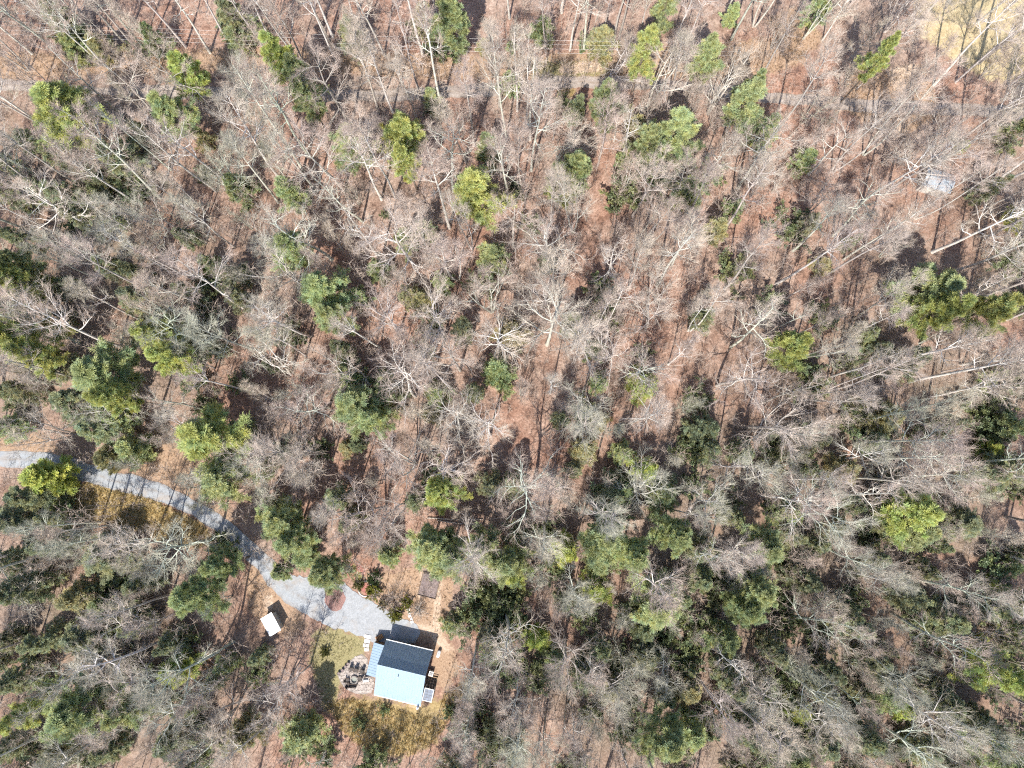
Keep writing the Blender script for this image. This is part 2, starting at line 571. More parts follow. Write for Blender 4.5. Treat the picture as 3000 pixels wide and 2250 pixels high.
def ribbon(name, mat, pts, widths, lift, seed, label):
    """a ragged-edged strip laid along a centre line"""
    r = np.random.default_rng(seed)
    p = np.array([P0(*q) for q in pts])
    d = np.concatenate([[0], np.cumsum(np.linalg.norm(np.diff(p, axis=0), axis=1))])
    n = int(d[-1] / 0.55)
    s = np.linspace(0, d[-1], n)
    # smooth the centre line
    c = np.stack([np.interp(s, d, p[:, k]) for k in (0, 1)], -1)
    ker = np.hanning(15); ker /= ker.sum()
    pad = np.concatenate([np.repeat(c[:1], 7, 0), c, np.repeat(c[-1:], 7, 0)])
    c = np.stack([np.convolve(pad[:, k], ker, 'valid') for k in (0, 1)], -1)
    w = np.interp(s, d, widths)
    t = np.gradient(c, axis=0); t /= np.linalg.norm(t, axis=1, keepdims=True)
    nn = np.stack([-t[:, 1], t[:, 0]], -1)

    def wob():
        q = r.normal(0, 1, n + 20)
        a = np.convolve(q, np.ones(5) / 5, 'same') * 0.3 + np.convolve(q, np.ones(21) / 21, 'same') * 0.5
        return a[10:10 + n]
    cols = []
    e0 = -w / 2 + wob(); e1 = w / 2 + wob()
    for k in np.linspace(0, 1, 13):
        q = c + nn * (e0 * (1 - k) + e1 * k)[:, None]
        z = gheight(q[:, 0], q[:, 1]) + lift + 0.03 * math.sin(math.pi * k)
        cols.append(np.column_stack([q, z]))
    V = np.stack(cols, 1)
    m = MB()
    i = np.arange(n * 13).reshape(n, 13)
    f = np.stack([i[:-1, :-1], i[1:, :-1], i[1:, 1:], i[:-1, 1:]], -1).reshape(-1, 4)
    f = f[:, ::-1]
    m.raw(V.reshape(-1, 3), f)
    o = m.build(name, mat, smooth=True)
    at = o.data.attributes.new('across', 'FLOAT', 'POINT')
    at.data.foreach_set('value', np.tile(np.linspace(0, 1, 13), n).astype(np.float32))
    tag(o, label, kind='structure')
    return o


PARKING = [(818, 1690), (870, 1688), (935, 1690), (1000, 1703), (1018, 1714), (1058, 1746), (1116, 1778), (1167, 1806), (1214, 1824), (1236, 1850),
           (1215, 1885), (1160, 1895), (1110, 1890), (1070, 1871), (1022, 1852), (972, 1838), (930, 1818), (893, 1798), (850, 1765), (806, 1720)]


def ragged(poly, step, amp, seed):
    r = np.random.default_rng(seed)
    out = []
    n = len(poly)
    for i in range(n):
        a = np.array(poly[i]); b = np.array(poly[(i + 1) % n])
        k = max(1, int(np.linalg.norm(b - a) / step))
        for j in range(k):
            out.append(tuple(a + (b - a) * j / k + r.normal(0, amp, 2)))
    return out


def flat_patch(name, mat, poly_px, lift, seed, label, amp=0.12):
    poly = ragged(poly_w(poly_px), 0.5, amp, seed)
    a = sum(poly[i][0] * poly[(i + 1) % len(poly)][1] - poly[(i + 1) % len(poly)][0] * poly[i][1] for i in range(len(poly)))
    if a < 0: poly.reverse()
    m = MB()
    m.raw([(x, y, lift) for x, y in poly], [tuple(range(len(poly)))])
    o = m.build(name, mat)
    tag(o, label, kind='structure')
    return o


make_ground()
ribbon('gravel_drive', M_DRIVE, DRIVE, [3.0, 3.0, 3.0, 3.0, 2.9, 2.8, 2.8, 2.8, 2.8, 2.8, 2.8, 2.8, 2.9, 3.0, 3.4, 4.0, 4.4], 0.03, 3, 'pale grey gravel drive curving down to the cabin')
ribbon('dirt_road', M_ROAD, ROAD, [2.2] * 5 + [2.5] * 9, 0.035, 4, 'pale dirt road crossing the woods along the top')
M_PARK = gravel_material('parking_gravel', (0.235, 0.245, 0.255), (0.29, 0.30, 0.31), (0.345, 0.357, 0.368))
flat_patch('parking_area', M_PARK, PARKING, 0.045, 5, 'pale gravel parking area beside the cabin')
flat_patch('mulch_island', plain('red_mulch', (0.255, 0.145, 0.125), 0.95, var=0.4, scale=4), [(955, 1728), (985, 1722), (1008, 1735), (1012, 1762), (1000, 1785), (970, 1790), (950, 1765)], 0.065, 6, 'red mulch island in the gravel parking area')

# ------------------------------------------------------------------ buildings
def seams(m, quad, step, w=0.035, h=0.03):
    """raised standing seams running from eave edge q0-q1 to ridge edge q3-q2"""
    q = [np.array(p, float) for p in quad]
    n = np.cross(q[1] - q[0], q[3] - q[0]); n /= np.linalg.norm(n)
    if n[2] < 0: n = -n
    L = np.linalg.norm(q[1] - q[0])
    k = int(L / step)
    u = (q[1] - q[0]) / L
    for i in range(1, k):
        t = i / k
        a = q[0] * (1 - t) + q[1] * t; b = q[3] * (1 - t) + q[2] * t
        pts = [a - u * w / 2, a + u * w / 2, b + u * w / 2, b - u * w / 2]
        top = [p + n * h for p in pts]
        m.raw(pts + top, [(4, 5, 6, 7), (0, 1, 5, 4), (1, 2, 6, 5), (2, 3, 7, 6), (3, 0, 4, 7)])


def window(root, c, w, h, axis, out):
    """framed window on a wall whose outward direction is +-x ('x') or +-y ('y')"""
    fr = MB(); gl = MB()
    t = 0.07

    def bx(m, a, z, aw, zh, d):
        if axis == 'y':
            m.box((c[0] + a, c[1] + out * d / 2, c[2] + z), (aw, d, zh))
        else:
            m.box((c[0] + out * d / 2, c[1] + a, c[2] + z), (d, aw, zh))
    for s in (-1, 1):
        bx(fr, s * (w / 2), 0, t, h + t, 0.06)
        bx(fr, 0, s * (h / 2), w - t - 0.004, t, 0.056)
    bx(fr, 0, 0, 0.04, h - t - 0.004, 0.045)
    bx(gl, 0, 0, w - t - 0.006, h - t - 0.006, 0.02)
    f = fr.build('window', M_TRIM, root)
    gl.build('pane', M_GLASS, f)


def cabin():
    r = empty('cabin', (-19.34, -31.75, 0), math.radians(-12.5))
    tag(r, 'cabin with pale metal gable roof, its far slope slate blue, below the gravel parking', 'cabin')
    yn, ys, zr, zn, zs, yr = 3.58, -5.25, 6.1, 2.6, 1.95, 0.6
    wn, ws = yn - 0.45, ys + 0.4
    zwn = zr - (zr - zn) * (wn - yr) / (yn - yr) - 0.12
    zws = zr - (zr - zs) * (ws - yr) / (ys - yr) - 0.12
    m = MB()
    X = 3.5
    # walls: gable-shaped box
    prof = [(ws, -0.1), (wn, -0.1), (wn, zwn), (yr, zr - 0.16), (ws, zws)]
    pts = [(-X, y, z) for y, z in prof] + [(X, y, z) for y, z in prof]
    m.raw(pts, [(0, 1, 2, 3, 4)[::-1], (5, 6, 7, 8, 9), (0, 5, 9, 4), (1, 2, 7, 6)[::-1][::-1], (0, 1, 6, 5), (2, 3, 8, 7), (3, 4, 9, 8)])
    m.build('wall', M_WALL, r)
    XR = 3.85
    N4 = [(-XR, yn, zn), (XR, yn, zn), (XR, yr, zr), (-XR, yr, zr)]
    S4 = [(XR, ys, zs), (-XR, ys, zs), (-XR, yr, zr), (XR, yr, zr)]
    m = MB(); m.slab(N4, 0.09); seams(m, N4, 0.42); far = m.build('roof_slope', M_ROOF, r)
    far['label'] = 'shaded slate blue roof slope facing the parking area'
    m = MB(); m.slab(S4, 0.09); seams(m, S4, 0.42); near = m.build('roof_slope', M_ROOF, r)
    near['label'] = 'sunlit pale roof slope'
    m = MB(); m.tube([(-XR, yr, zr + 0.015), (XR, yr, zr + 0.015)], 0.07, 0.07, 6); m.build('ridge_cap', M_ROOF, far)
    m = MB(); m.box((0, yn + 0.06, zn - 0.06), (2 * XR, 0.11, 0.12)); m.build('gutter', M_TRIM, r)
    m = MB(); m.box((0, ys - 0.06, zs - 0.07), (2 * XR, 0.10, 0.11)); m.build('gutter', M_TRIM, r)
    m = MB(); m.tube([(-0.35, -0.6, zr - 0.9), (-0.35, -0.6, zr - 0.1)], 0.06, 0.06, 8); m.build('vent_pipe', M_STEEL, r)
    m = MB(); m.box((3.45, ys - 0.35, 1.1), (0.34, 0.3, 2.5)); m.tube([(3.45, ys - 0.35, 2.3), (3.45, ys - 0.35, 2.75)], 0.1, 0.1, 8)
    m.build('flue', M_TRIM, r)
    # low wing on the left
    wing = MB(); wing.box((-4.65, 0.1, 0.95), (2.26, 4.6, 2.1)); wing.build('wing_wall', M_WALL, r)
    W4 = [(-5.75, -2.5, 2.12), (-5.75, 2.6, 2.12), (-3.86, 2.6, 2.5), (-3.86, -2.5, 2.5)]
    W4 = [W4[1], W4[0], W4[3], W4[2]]
    m = MB(); m.slab(W4, 0.08); seams(m, W4, 0.42); m.build('wing_roof', M_ROOF, r)
    # doors and windows
    for x in (-2.2, 1.9):
        window(r, (x, wn, 1.45), 1.1, 1.0, 'y', 1)
    window(r, (X, 1.6, 1.5), 1.0, 1.0, 'x', 1)
    window(r, (-1.9, ws, 1.05), 1.3, 0.9, 'y', -1)
    window(r, (0.4, ws, 1.05), 1.3, 0.9, 'y', -1)
    d = MB(); d.box((0.0, wn + 0.03, 0.98), (0.95, 0.06, 2.05)); door = d.build('door', M_DARKWOOD, r)
    h = MB(); h.box((0.36, wn + 0.09, 1.0), (0.05, 0.06, 0.12)); h.build('handle', M_STEEL, door)
    # landing by the lower eave
    m = MB()
    lan = MB()
    for i in range(7):
        lan.box((1.95 + i * 0.2, ys - 0.55, 0.35), (0.188, 1.1, 0.05))
    land = lan.build('landing', M_DECK, r)
    for x in (1.9, 3.2):
        p = MB(); p.box((x, ys - 1.05, 0.16), (0.1, 0.1, 0.34)); p.build('post', M_DECK, land)
    # glazed lean-to
    x0, x1, y0, y1, z0, z1 = 3.9, 5.36, -4.3, -2.42, 2.02, 1.92
    m = MB()
    b = 0.11
    m.box(((x0 + x1) / 2, y0, 1.97), (x1 - x0 + b, b, b)); m.box(((x0 + x1) / 2, y1, 1.97), (x1 - x0 + b, b, b))
    m.box((x0, (y0 + y1) / 2, 1.97), (b - .004, y1 - y0 - b, b - .004)); m.box((x1, (y0 + y1) / 2, 1.97), (b - .004, y1 - y0 - b, b - .004))
    for x in (x0, x1):
        for y in (y0, y1):
            m.box((x, y, 0.9), (0.09, 0.09, 2.0))
    fr = m.build('lean_to_frame', M_TRIM, r)
    for i in range(3):
        for j in range(4):
            w = (x1 - x0 - b) / 3; l = (y1 - y0 - b) / 4
            p = MB(); p.box((x0 + b / 2 + (i + .5) * w, y0 + b / 2 + (j + .5) * l, 1.955 + 0.006 * ((i + j) % 2)), (w - 0.03, l - 0.03, 0.02))
            p.build('glass_pane', M_PANE, fr)
    m = MB()
    for i in range(9):
        m.box((x0 + 0.1 + i * 0.17, -2.65, 0.12), (0.155, 3.5, 0.06))
    m.build('side_deck', M_DARKWOOD, r)
    m = MB(); m.box((4.65, -0.93, 0.5), (1.6, 0.07, 0.09)); m.box((5.4, -1.65, 0.5), (0.07, 1.35, 0.09))
    for q in ((3.9, -0.93), (5.4, -0.93), (5.4, -2.3)):
        m.box((q[0], q[1], 0.25), (0.06, 0.06, 0.55))
    m.build('deck_rail', M_DECK, r)
    return r


M_PANE = plain('dusty_glass', (0.17, 0.20, 0.25), 0.25, var=0.3, scale=2.0, bmp=0.0)
CABIN = cabin()
_cr = Matrix.Translation((-19.34, -31.75, 0)) @ Matrix.Rotation(math.radians(-12.5), 4, 'Z')


def CL(x, y, z=0.0):
    v = _cr @ Vector((x, y, z))
    return v.x, v.y, v.z


# air conditioner beside the cabin
ac = empty('air_conditioner', CL(4.25, -0.45), math.radians(-12.5))
tag(ac, 'white air conditioner with round fan against the cabin right wall', 'air conditioner')
m = MB(); m.box((0, 0, 0.42), (0.72, 0.72, 0.84)); m.build('case', M_TRIM, ac)
m = MB(); m.tube([(0, 0, 0.83), (0, 0, 0.856)], 0.29, 0.29, 20); m.build('fan_well', M_BLACK, ac)
m = MB(); m.tube([(0, 0, 0.857), (0, 0, 0.885)], 0.09, 0.07, 10)
for k in range(4):
    a = k * math.pi / 2
    m.box((0.16 * math.cos(a), 0.16 * math.sin(a), 0.868), (0.22, 0.07, 0.012), a)
m.build('fan', M_STEEL, ac)
# gas tank
tk = empty('gas_tank', CL(4.72, 2.75), math.radians(72))
tag(tk, 'small white gas tank on the bare soil right of the cabin', 'tank')
m = MB()
prof = [(-0.62, 0.02), (-0.58, 0.16), (-0.46, 0.25), (-0.3, 0.28), (0.3, 0.28), (0.46, 0.25), (0.58, 0.16), (0.62, 0.02)]
pts = np.array([(x, 0, 0.5) for x, _ in prof]); m.tubes(pts[None], np.array([[r_ for _, r_ in prof]]), 14)
m.build('shell', M_TRIM, tk, True)
for s in (-0.35, 0.35):
    m = MB(); m.box((s, 0, 0.12), (0.08, 0.42, 0.30)); m.build('foot', M_STEEL, tk)
m = MB(); m.tube([(0, 0, 0.76), (0, 0, 0.88)], 0.09, 0.09, 10); m.build('dome', M_STEEL, tk)
# firewood stack and pale step by the wing
fw = empty('firewood_stack', CL(-5.35, 3.05), math.radians(30))
tag(fw, 'orange-brown stack of split firewood at the cabin wing corner', 'firewood')
rr = random.Random(4)
for i in range(5):
    for j in range(3):
        m = MB()
        x = (i - 2) * 0.24 + rr.uniform(-.02, .02); z = 0.1 + j * 0.19
        m.tube([(x, -0.32 + rr.uniform(-.06, .06), z), (x, 0.32 + rr.uniform(-.06, .06), z)], 0.1, 0.095, 6)
        m.build('log', M_WOOD, fw)
x, y, z = G(*(733 + 945 / 2.765, 1650 + 640 / 2.765))
sl = empty('doorstep_slab', (x, y, 0), math.radians(-8))
tag(sl, 'pale stone slabs beside the firewood at the cabin wing corner', 'slab')
for k, (dx, dy, w, l) in enumerate(((0, 0.9, 1.1, 0.62), (0.05, 0.2, 1.0, 0.6), (-0.02, -0.5, 1.05, 0.6), (0.2, -1.15, 0.8, 0.5))):
    m = MB(); m.box((dx, dy, 0.06), (w, l, 0.16), 0.05 * (k - 1), 0.96); m.build('slab', M_PALESTONE, sl)


def hut(name, label, corners, zc, mroof, mwall, pitch, category, seam=0.4):
    """small building from the four roof corners seen (top, left, bottom, right)"""
    p = [np.array(P0(*c, zc)) for c in corners]
    c = sum(p) / 4
    a = (p[1] - p[0] + p[2] - p[3]) / 2; b = (p[3] - p[0] + p[2] - p[1]) / 2
    if np.linalg.norm(a) > np.linalg.norm(b): lo, sh = a, b
    else: lo, sh = b, a
    L, S = np.linalg.norm(lo), np.linalg.norm(sh)
    g = float(gheight(c[0], c[1]))
    r = empty(name, (c[0], c[1], g), math.atan2(lo[1], lo[0]))
    tag(r, label, category)
    L /= 2; S /= 2
    z0 = zc - g
    m = MB(); m.box((0, 0, z0 / 2 - 0.16), (2 * L - 0.4, 2 * S - 0.4, z0 - 0.12)); m.build('wall', mwall, r)
    if pitch == 0:
        q = [(L, -S, z0 - 0.1), (-L, -S, z0 - 0.1), (-L, S, z0 + 0.12), (L, S, z0 + 0.12)]
        m = MB(); m.slab(q, 0.07); seams(m, q, seam); m.build('roof', mroof, r)
    else:
        for s in (-1, 1):
            q = [(s * L, s * -S, z0 - 0.15), (-s * L, s * -S, z0 - 0.15), (-s * L, 0, z0 - 0.15 + pitch), (s * L, 0, z0 - 0.15 + pitch)]
            m = MB(); m.slab(q, 0.07); seams(m, q, seam); m.build('roof_slope', mroof, r)
        m = MB(); m.tube([(-L, 0, z0 - 0.14 + pitch), (L, 0, z0 - 0.14 + pitch)], 0.06, 0.06, 6); m.build('ridge_cap', mroof, r)
        m = MB()
        for s in (-1, 1):
            m.prism([(s * (L - 0.25), -S + .25), (s * (L - 0.2), -S + .25), (s * (L - 0.2), S - .25), (s * (L - 0.25), S - .25)], z0 - 0.3, z0 - 0.18)
        m.build('gable_board', mwall, r)
    d = MB(); d.box((L - 0.17, 0, 0.95), (0.06, 0.8, 1.7)); dd = d.build('door', M_DARKWOOD, r)
    h = MB(); h.box((L - 0.11, 0.28, 0.95), (0.06, 0.05, 0.1)); h.build('handle', M_STEEL, dd)
    return r


SZ = lambda x, y: (700 + x / 7.373, 1680 + y / 7.373)
hut('garden_shed', 'small shed with bright white roof beside the gravel drive', [SZ(710, 830), SZ(455, 990), SZ(670, 1370), SZ(910, 1220)], 2.0, M_WHITEROOF, M_WALLPALE, 0, 'shed')
hut('outbuilding', 'grey metal-roofed outbuilding among bare trees at the upper right', [(2717, 487), (2705, 542), (2782, 566), (2804, 514)], 3.0, M_GREYROOF, M_WALLPALE, 0.75, 'outbuilding', 0.5)

# ------------------------------------------------------------------ patio
RZ = lambda x, y: (733 + x / 2.765, 1650 + y / 2.765)
PATIO = poly_w([RZ(*q) for q in ((708, 905), (735, 860), (780, 810), (850, 758), (905, 735), (948, 770), (955, 830), (940, 900), (1005, 935), (1000, 1000), (980, 1050), (920, 1062), (850, 1055), (775, 1020), (735, 970))])


def patio():
    root = empty('patio', (-29.0, -33.0, 0.0))
    tag(root, kind='structure')
    root['label'] = 'flagstone patio left of the cabin'
    base = MB(); base.prism([(x + 29.0, y + 33.0) for x, y in PATIO][::-1], -0.05, 0.035)
    base.build('joint_bed', M_JOINT, root)
    P_ = np.array(PATIO)
    lo, hi = P_.min(0), P_.max(0)
    r = random.Random(21)
    # jittered stones: voronoi-like polygons from a hex grid
    n = 0
    s = 0.52
    y = lo[1]
    row = 0
    while y < hi[1]:
        x = lo[0] + (s / 2 if row % 2 else 0)
        while x < hi[0]:
            cx, cy = x + r.uniform(-.08, .08), y + r.uniform(-.07, .07)
            if poly_sdf(np.array([cx]), np.array([cy]), PATIO)[0] > 0.12 and math.hypot(cx - FP[0], cy - FP[1]) > 0.75:
                k = r.choice((5, 6, 6, 7))
                a0 = r.uniform(0, 6.28)
                rad = s * r.uniform(0.47, 0.60)
                poly = []
                for i in range(k):
                    a = a0 + i * 2 * math.pi / k + r.uniform(-.18, .18)
                    q = rad * r.uniform(.85, 1.1)
                    poly.append((cx + 29.0 + q * math.cos(a) * 1.05, cy + 33.0 + q * math.sin(a) * .92))
                m = MB(); m.prism(poly, 0.02, 0.06 + r.uniform(0, .03) + 0.0004 * (n % 40))
                m.build('flagstone', M_STONE, root)
                n += 1
            x += s
        y += s * 0.86
        row += 1
    return n


FP = P0(*RZ(845, 942))
n_flag = patio()
fp = empty('fire_pit', (FP[0], FP[1], 0.05))
tag(fp, 'round stone fire pit in the middle of the flagstone patio', 'fire pit')
for k in range(12):
    a = k * math.pi / 6
    m = MB(); m.box((0.55 * math.cos(a), 0.55 * math.sin(a), 0.17), (0.24, 0.27, 0.36), a, 0.9); m.build('stone', M_FIREWALL, fp)
m = MB(); m.tube([(0, 0, 0.0), (0, 0, 0.08)], 0.44, 0.44, 14); m.build('ash_bed', plain('ash', (0.24, 0.25, 0.22), 0.95), fp)


def patio_chair(px, py, label, first=[None]):
    x, y = P0(px, py, 0.3)
    a = math.atan2(FP[1] - y, FP[0] - x)
    r = empty('patio_chair', (x, y, 0.07), a)
    tag(r, label, 'chair', 'dark chairs around the fire pit')
    if first[0] is None:
        parts = []
        m = MB(); m.box((0.02, 0, 0.36), (0.52, 0.54, 0.07)); parts.append(('seat', m.mesh('seat', M_BLACK)))
        m = MB(); m.raw([(-.26, -.27, .36), (-.21, -.27, .36), (-.21, .27, .36), (-.26, .27, .36), (-.5, -.25, .95), (-.45, -.25, .97), (-.45, .25, .97), (-.5, .25, .95)],
                        [(3, 2, 1, 0), (4, 5, 6, 7), (0, 1, 5, 4), (1, 2, 6, 5), (2, 3, 7, 6), (3, 0, 4, 7)]); parts.append(('backrest', m.mesh('backrest', M_BLACK)))
        for s in (-1, 1):
            m = MB(); m.box((0.0, s * 0.33, 0.56), (0.62, 0.1, 0.04)); parts.append(('armrest', m.mesh('armrest', M_DARKWOOD)))
            for t in (-.22, .24):
                m = MB(); m.box((t, s * 0.32, 0.27), (0.06, 0.05, 0.54)); parts.append(('leg', m.mesh('leg', M_DARKWOOD)))
        first[0] = parts
    for n_, me in first[0]:
        inst(n_, me, r)


for px, py, lb in ((*RZ(820, 862), 'dark patio chair above the fire pit, left of the middle chair'), (*RZ(858, 868), 'dark patio chair straight above the fire pit'),
                   (*RZ(903, 878), 'dark patio chair above right of the fire pit, nearest the cabin'), (*RZ(788, 948), 'dark patio chair directly left of the fire pit'),
                   (*RZ(798, 985), 'dark patio chair below left of the fire pit'), (*RZ(890, 935), 'dark patio chair directly right of the fire pit')):
    patio_chair(px, py, lb)
bn = empty('patio_bench', (*P0(*RZ(830, 990), 0.4), 0.07), math.radians(-5))
tag(bn, 'dark bench below the fire pit on the patio', 'bench')
m = MB(); m.box((0, 0, 0.42), (1.35, 0.42, 0.07)); m.build('seat', M_DARKWOOD, bn)
m = MB(); m.box((0, -0.24, 0.72), (1.35, 0.05, 0.4)); m.build('backrest', M_DARKWOOD, bn)
for s in (-0.55, 0.55):
    m = MB(); m.box((s, 0, 0.2), (0.08, 0.4, 0.4)); m.build('leg', M_DARKWOOD, bn)
gr = empty('barbecue_grill', (*P0(*RZ(938, 945), 0.8), 0.07), math.radians(10))
tag(gr, 'grey barbecue grill on the patio beside the cabin wing', 'grill')
m = MB(); m.box((0, 0, 0.82), (0.95, 0.55, 0.2)); m.build('firebox', M_STEEL, gr)
m = MB(); m.tubes(np.array([[(-0.36, 0, 0.93), (0.36, 0, 0.93)]]), np.array([[0.24, 0.24]]), 12); m.build('lid', M_STEEL, gr)
for q in ((-.4, -.2), (.4, -.2), (-.4, .2), (.4, .2)):
    m = MB(); m.box((q[0], q[1], 0.36), (0.05, 0.05, 0.73)); m.build('leg', M_BLACK, gr)
for k, q in enumerate(((718, 892), (748, 868), (773, 838), (792, 815))):
    x, y = P0(*RZ(*q), 0.25)
    pl = empty('planter_pot', (x, y, 0.05))
    tag(pl, ('dark planter pot on the patio rim, leftmost of four', 'dark planter pot on the patio rim, second from left', 'dark planter pot on the patio rim, third from left', 'dark planter pot on the patio rim, rightmost of four')[k], 'planter', 'pots along the patio rim')
    m = MB(); m.tubes(np.array([[(0, 0, 0), (0, 0, 0.32), (0, 0, 0.38)]]), np.array([[0.17, 0.25, 0.26]]), 12); m.build('pot', M_BLACK, pl)
    m = MB(); m.tube([(0, 0, 0.28), (0, 0, 0.33)], 0.22, 0.22, 12); m.build('soil', M_SOIL, pl)

# ------------------------------------------------------------------ garden
gb = empty('garden_bed', (*P0(*RZ(1452, 178)), 0), math.radians(-13))
tag(gb, 'tilled purple-brown garden bed above the cabin parking', 'garden bed')
m = MB(); m.box((0, 0, 0.05), (2.9, 3.6, 0.16), 0, 0.97); m.build('soil', M_SOIL, gb)
for i in range(6):
    m = MB()
    xs_ = -1.2 + i * 0.48
    pts = [(xs_ + 0.04 * math.sin(j * 1.7 + i), -1.65 + j * 0.41, 0.13) for j in range(9)]
    m.tube(pts, 0.12, 0.12, 6); m.build('soil_row', M_SOIL, gb)
for k, (dx, dy, w, l) in enumerate(((-1.52, 0, 0.07, 3.7), (1.52, 0, 0.07, 3.7), (0, -1.9, 3.1, 0.07), (0, 1.9, 3.1, 0.07))):
    m = MB(); m.box((dx, dy, 0.11), (w, l, 0.22)); m.build('edge_board', M_DARKWOOD, gb)
st = empty('stepping_stones', (*P0(*RZ(1290, 410)), 0), math.radians(20))
tag(st, 'row of pale stepping stones between the shrubs and the parking', 'stepping stones')
for k in range(6):
    m = MB(); m.box((0.06 * math.sin(k * 2.1), -1.35 + k * 0.5, 0.05), (0.5 + 0.06 * math.cos(k * 3), 0.40, 0.12), 0.12 * math.sin(k * 1.3), 0.92); m.build('stone', M_PALESTONE, st)
be = empty('bed_edging', (*P0(1070, 1725), 0))
tag(be, 'curved pale stone edging round the red mulch bed', 'edging')
bx0, by0 = P0(1070, 1725)
rr = random.Random(9)
for k in range(20):
    a = math.radians(20 + k * 14.5)
    m = MB(); m.box((1.12 * math.cos(a), 1.22 * math.sin(a), 0.05), (0.2, 0.3, 0.14), a, 0.85); m.build('stone', M_PALESTONE, be)

# ------------------------------------------------------------------ power line
def power_line():
    px, py, pz = G(2135, 213)
    h = 7.2
    a = empty('utility_pole', (px, py, pz), math.radians(86))
    tag(a, 'brown timber utility pole with crossarm by the top road', 'utility pole')
    m = MB(); m.tube([(0, 0, -0.3), (0, 0, h)], 0.15, 0.11, 8); m.build('pole', M_POLE, a)
    m = MB(); m.box((0, 0, h - 0.35), (2.5, 0.11, 0.13)); arm = m.build('crossarm', M_POLE, a)
    offs = (-1.15, -0.4, 0.4, 1.15)
    for o in offs:
        m = MB(); m.tube([(o, 0, h - 0.29), (o, 0, h - 0.1)], 0.05, 0.035, 8); m.build('insulator', M_TRIM, a)
    m = MB(); m.tube([(0.35, 0.0, h - 1.5), (0.35, 0.0, h - 0.75)], 0.2, 0.2, 10); m.build('transformer', M_STEEL, a)
    qx, qy, qz = G(-330, 128)
    dx, dy = qx - px, qy - py
    for k, o in enumerate(offs):
        n = 48
        t = np.linspace(0, 1, n)
        ca, sa = math.cos(math.radians(86)), math.sin(math.radians(86))
        x = px + ca * o + dx * t; y = py + sa * o + dy * t
        z = pz + h - 0.1 + (qz + h - 0.1 - pz - h + 0.1) * t - 1.6 * 4 * t * (1 - t)
        m = MB(); m.tube(np.column_stack([x, y, z]), 0.011, 0.011, 4)
        w = m.build('power_cable', M_WIRE)
        tag(w, ('overhead power cable along the top road, uppermost of the four', 'overhead power cable along the top road, second from top', 'overhead power cable along the top road, third from top', 'overhead power cable along the top road, lowest of the four')[3 - k], 'cable', 'cables of the power line')


power_line()

# ------------------------------------------------------------------ tree shapes
def unit(a):
    return a / (np.linalg.norm(a, axis=-1, keepdims=True) + 1e-9)


def grow(r, start, direc, length, m, lift, wob):
    """B curved branches of m points; lift bends them upwards, wob makes them crooked"""
    B = len(start)
    pts = np.zeros((B, m, 3)); pts[:, 0] = start
    d = unit(direc.copy())
    step = (length / (m - 1))[:, None]
    for i in range(1, m):
        d = unit(d + np.array([0, 0, 1.0]) * lift + r.normal(0, wob, (B, 3)))
        pts[:, i] = pts[:, i - 1] + d * step
    return pts


def side_dirs(r, tang, lo, hi):
    """directions leaving a tangent by lo..hi degrees, spread around it"""
    B = len(tang)
    q = unit(np.cross(tang, r.normal(0, 1, (B, 3))))
    a = np.radians(r.uniform(lo, hi, B))[:, None]
    return tang * np.cos(a) + q * np.sin(a)


def children(r, pts, rad, per, s0, s1):
    """start points, tangents and local radii for `per` children on each parent branch"""
    B, m, _ = pts.shape
    s = (np.linspace(s0, s1, per)[None] + r.uniform(-.06, .06, (B, per))).clip(0.02, 0.985) * (m - 1)
    i = np.floor(s).astype(int).clip(0, m - 2); f = (s - i)[..., None]
    bi = np.arange(B)[:, None]
    p = pts[bi, i] * (1 - f) + pts[bi, i + 1] * f
    t = unit(pts[bi, i + 1] - pts[bi, i])
    rd = rad[bi, i] * (1 - f[..., 0]) + rad[bi, i + 1] * f[..., 0]
    return p.reshape(-1, 3), t.reshape(-1, 3), rd.reshape(-1), (s / (m - 1)).reshape(-1), np.repeat(np.arange(B), per)


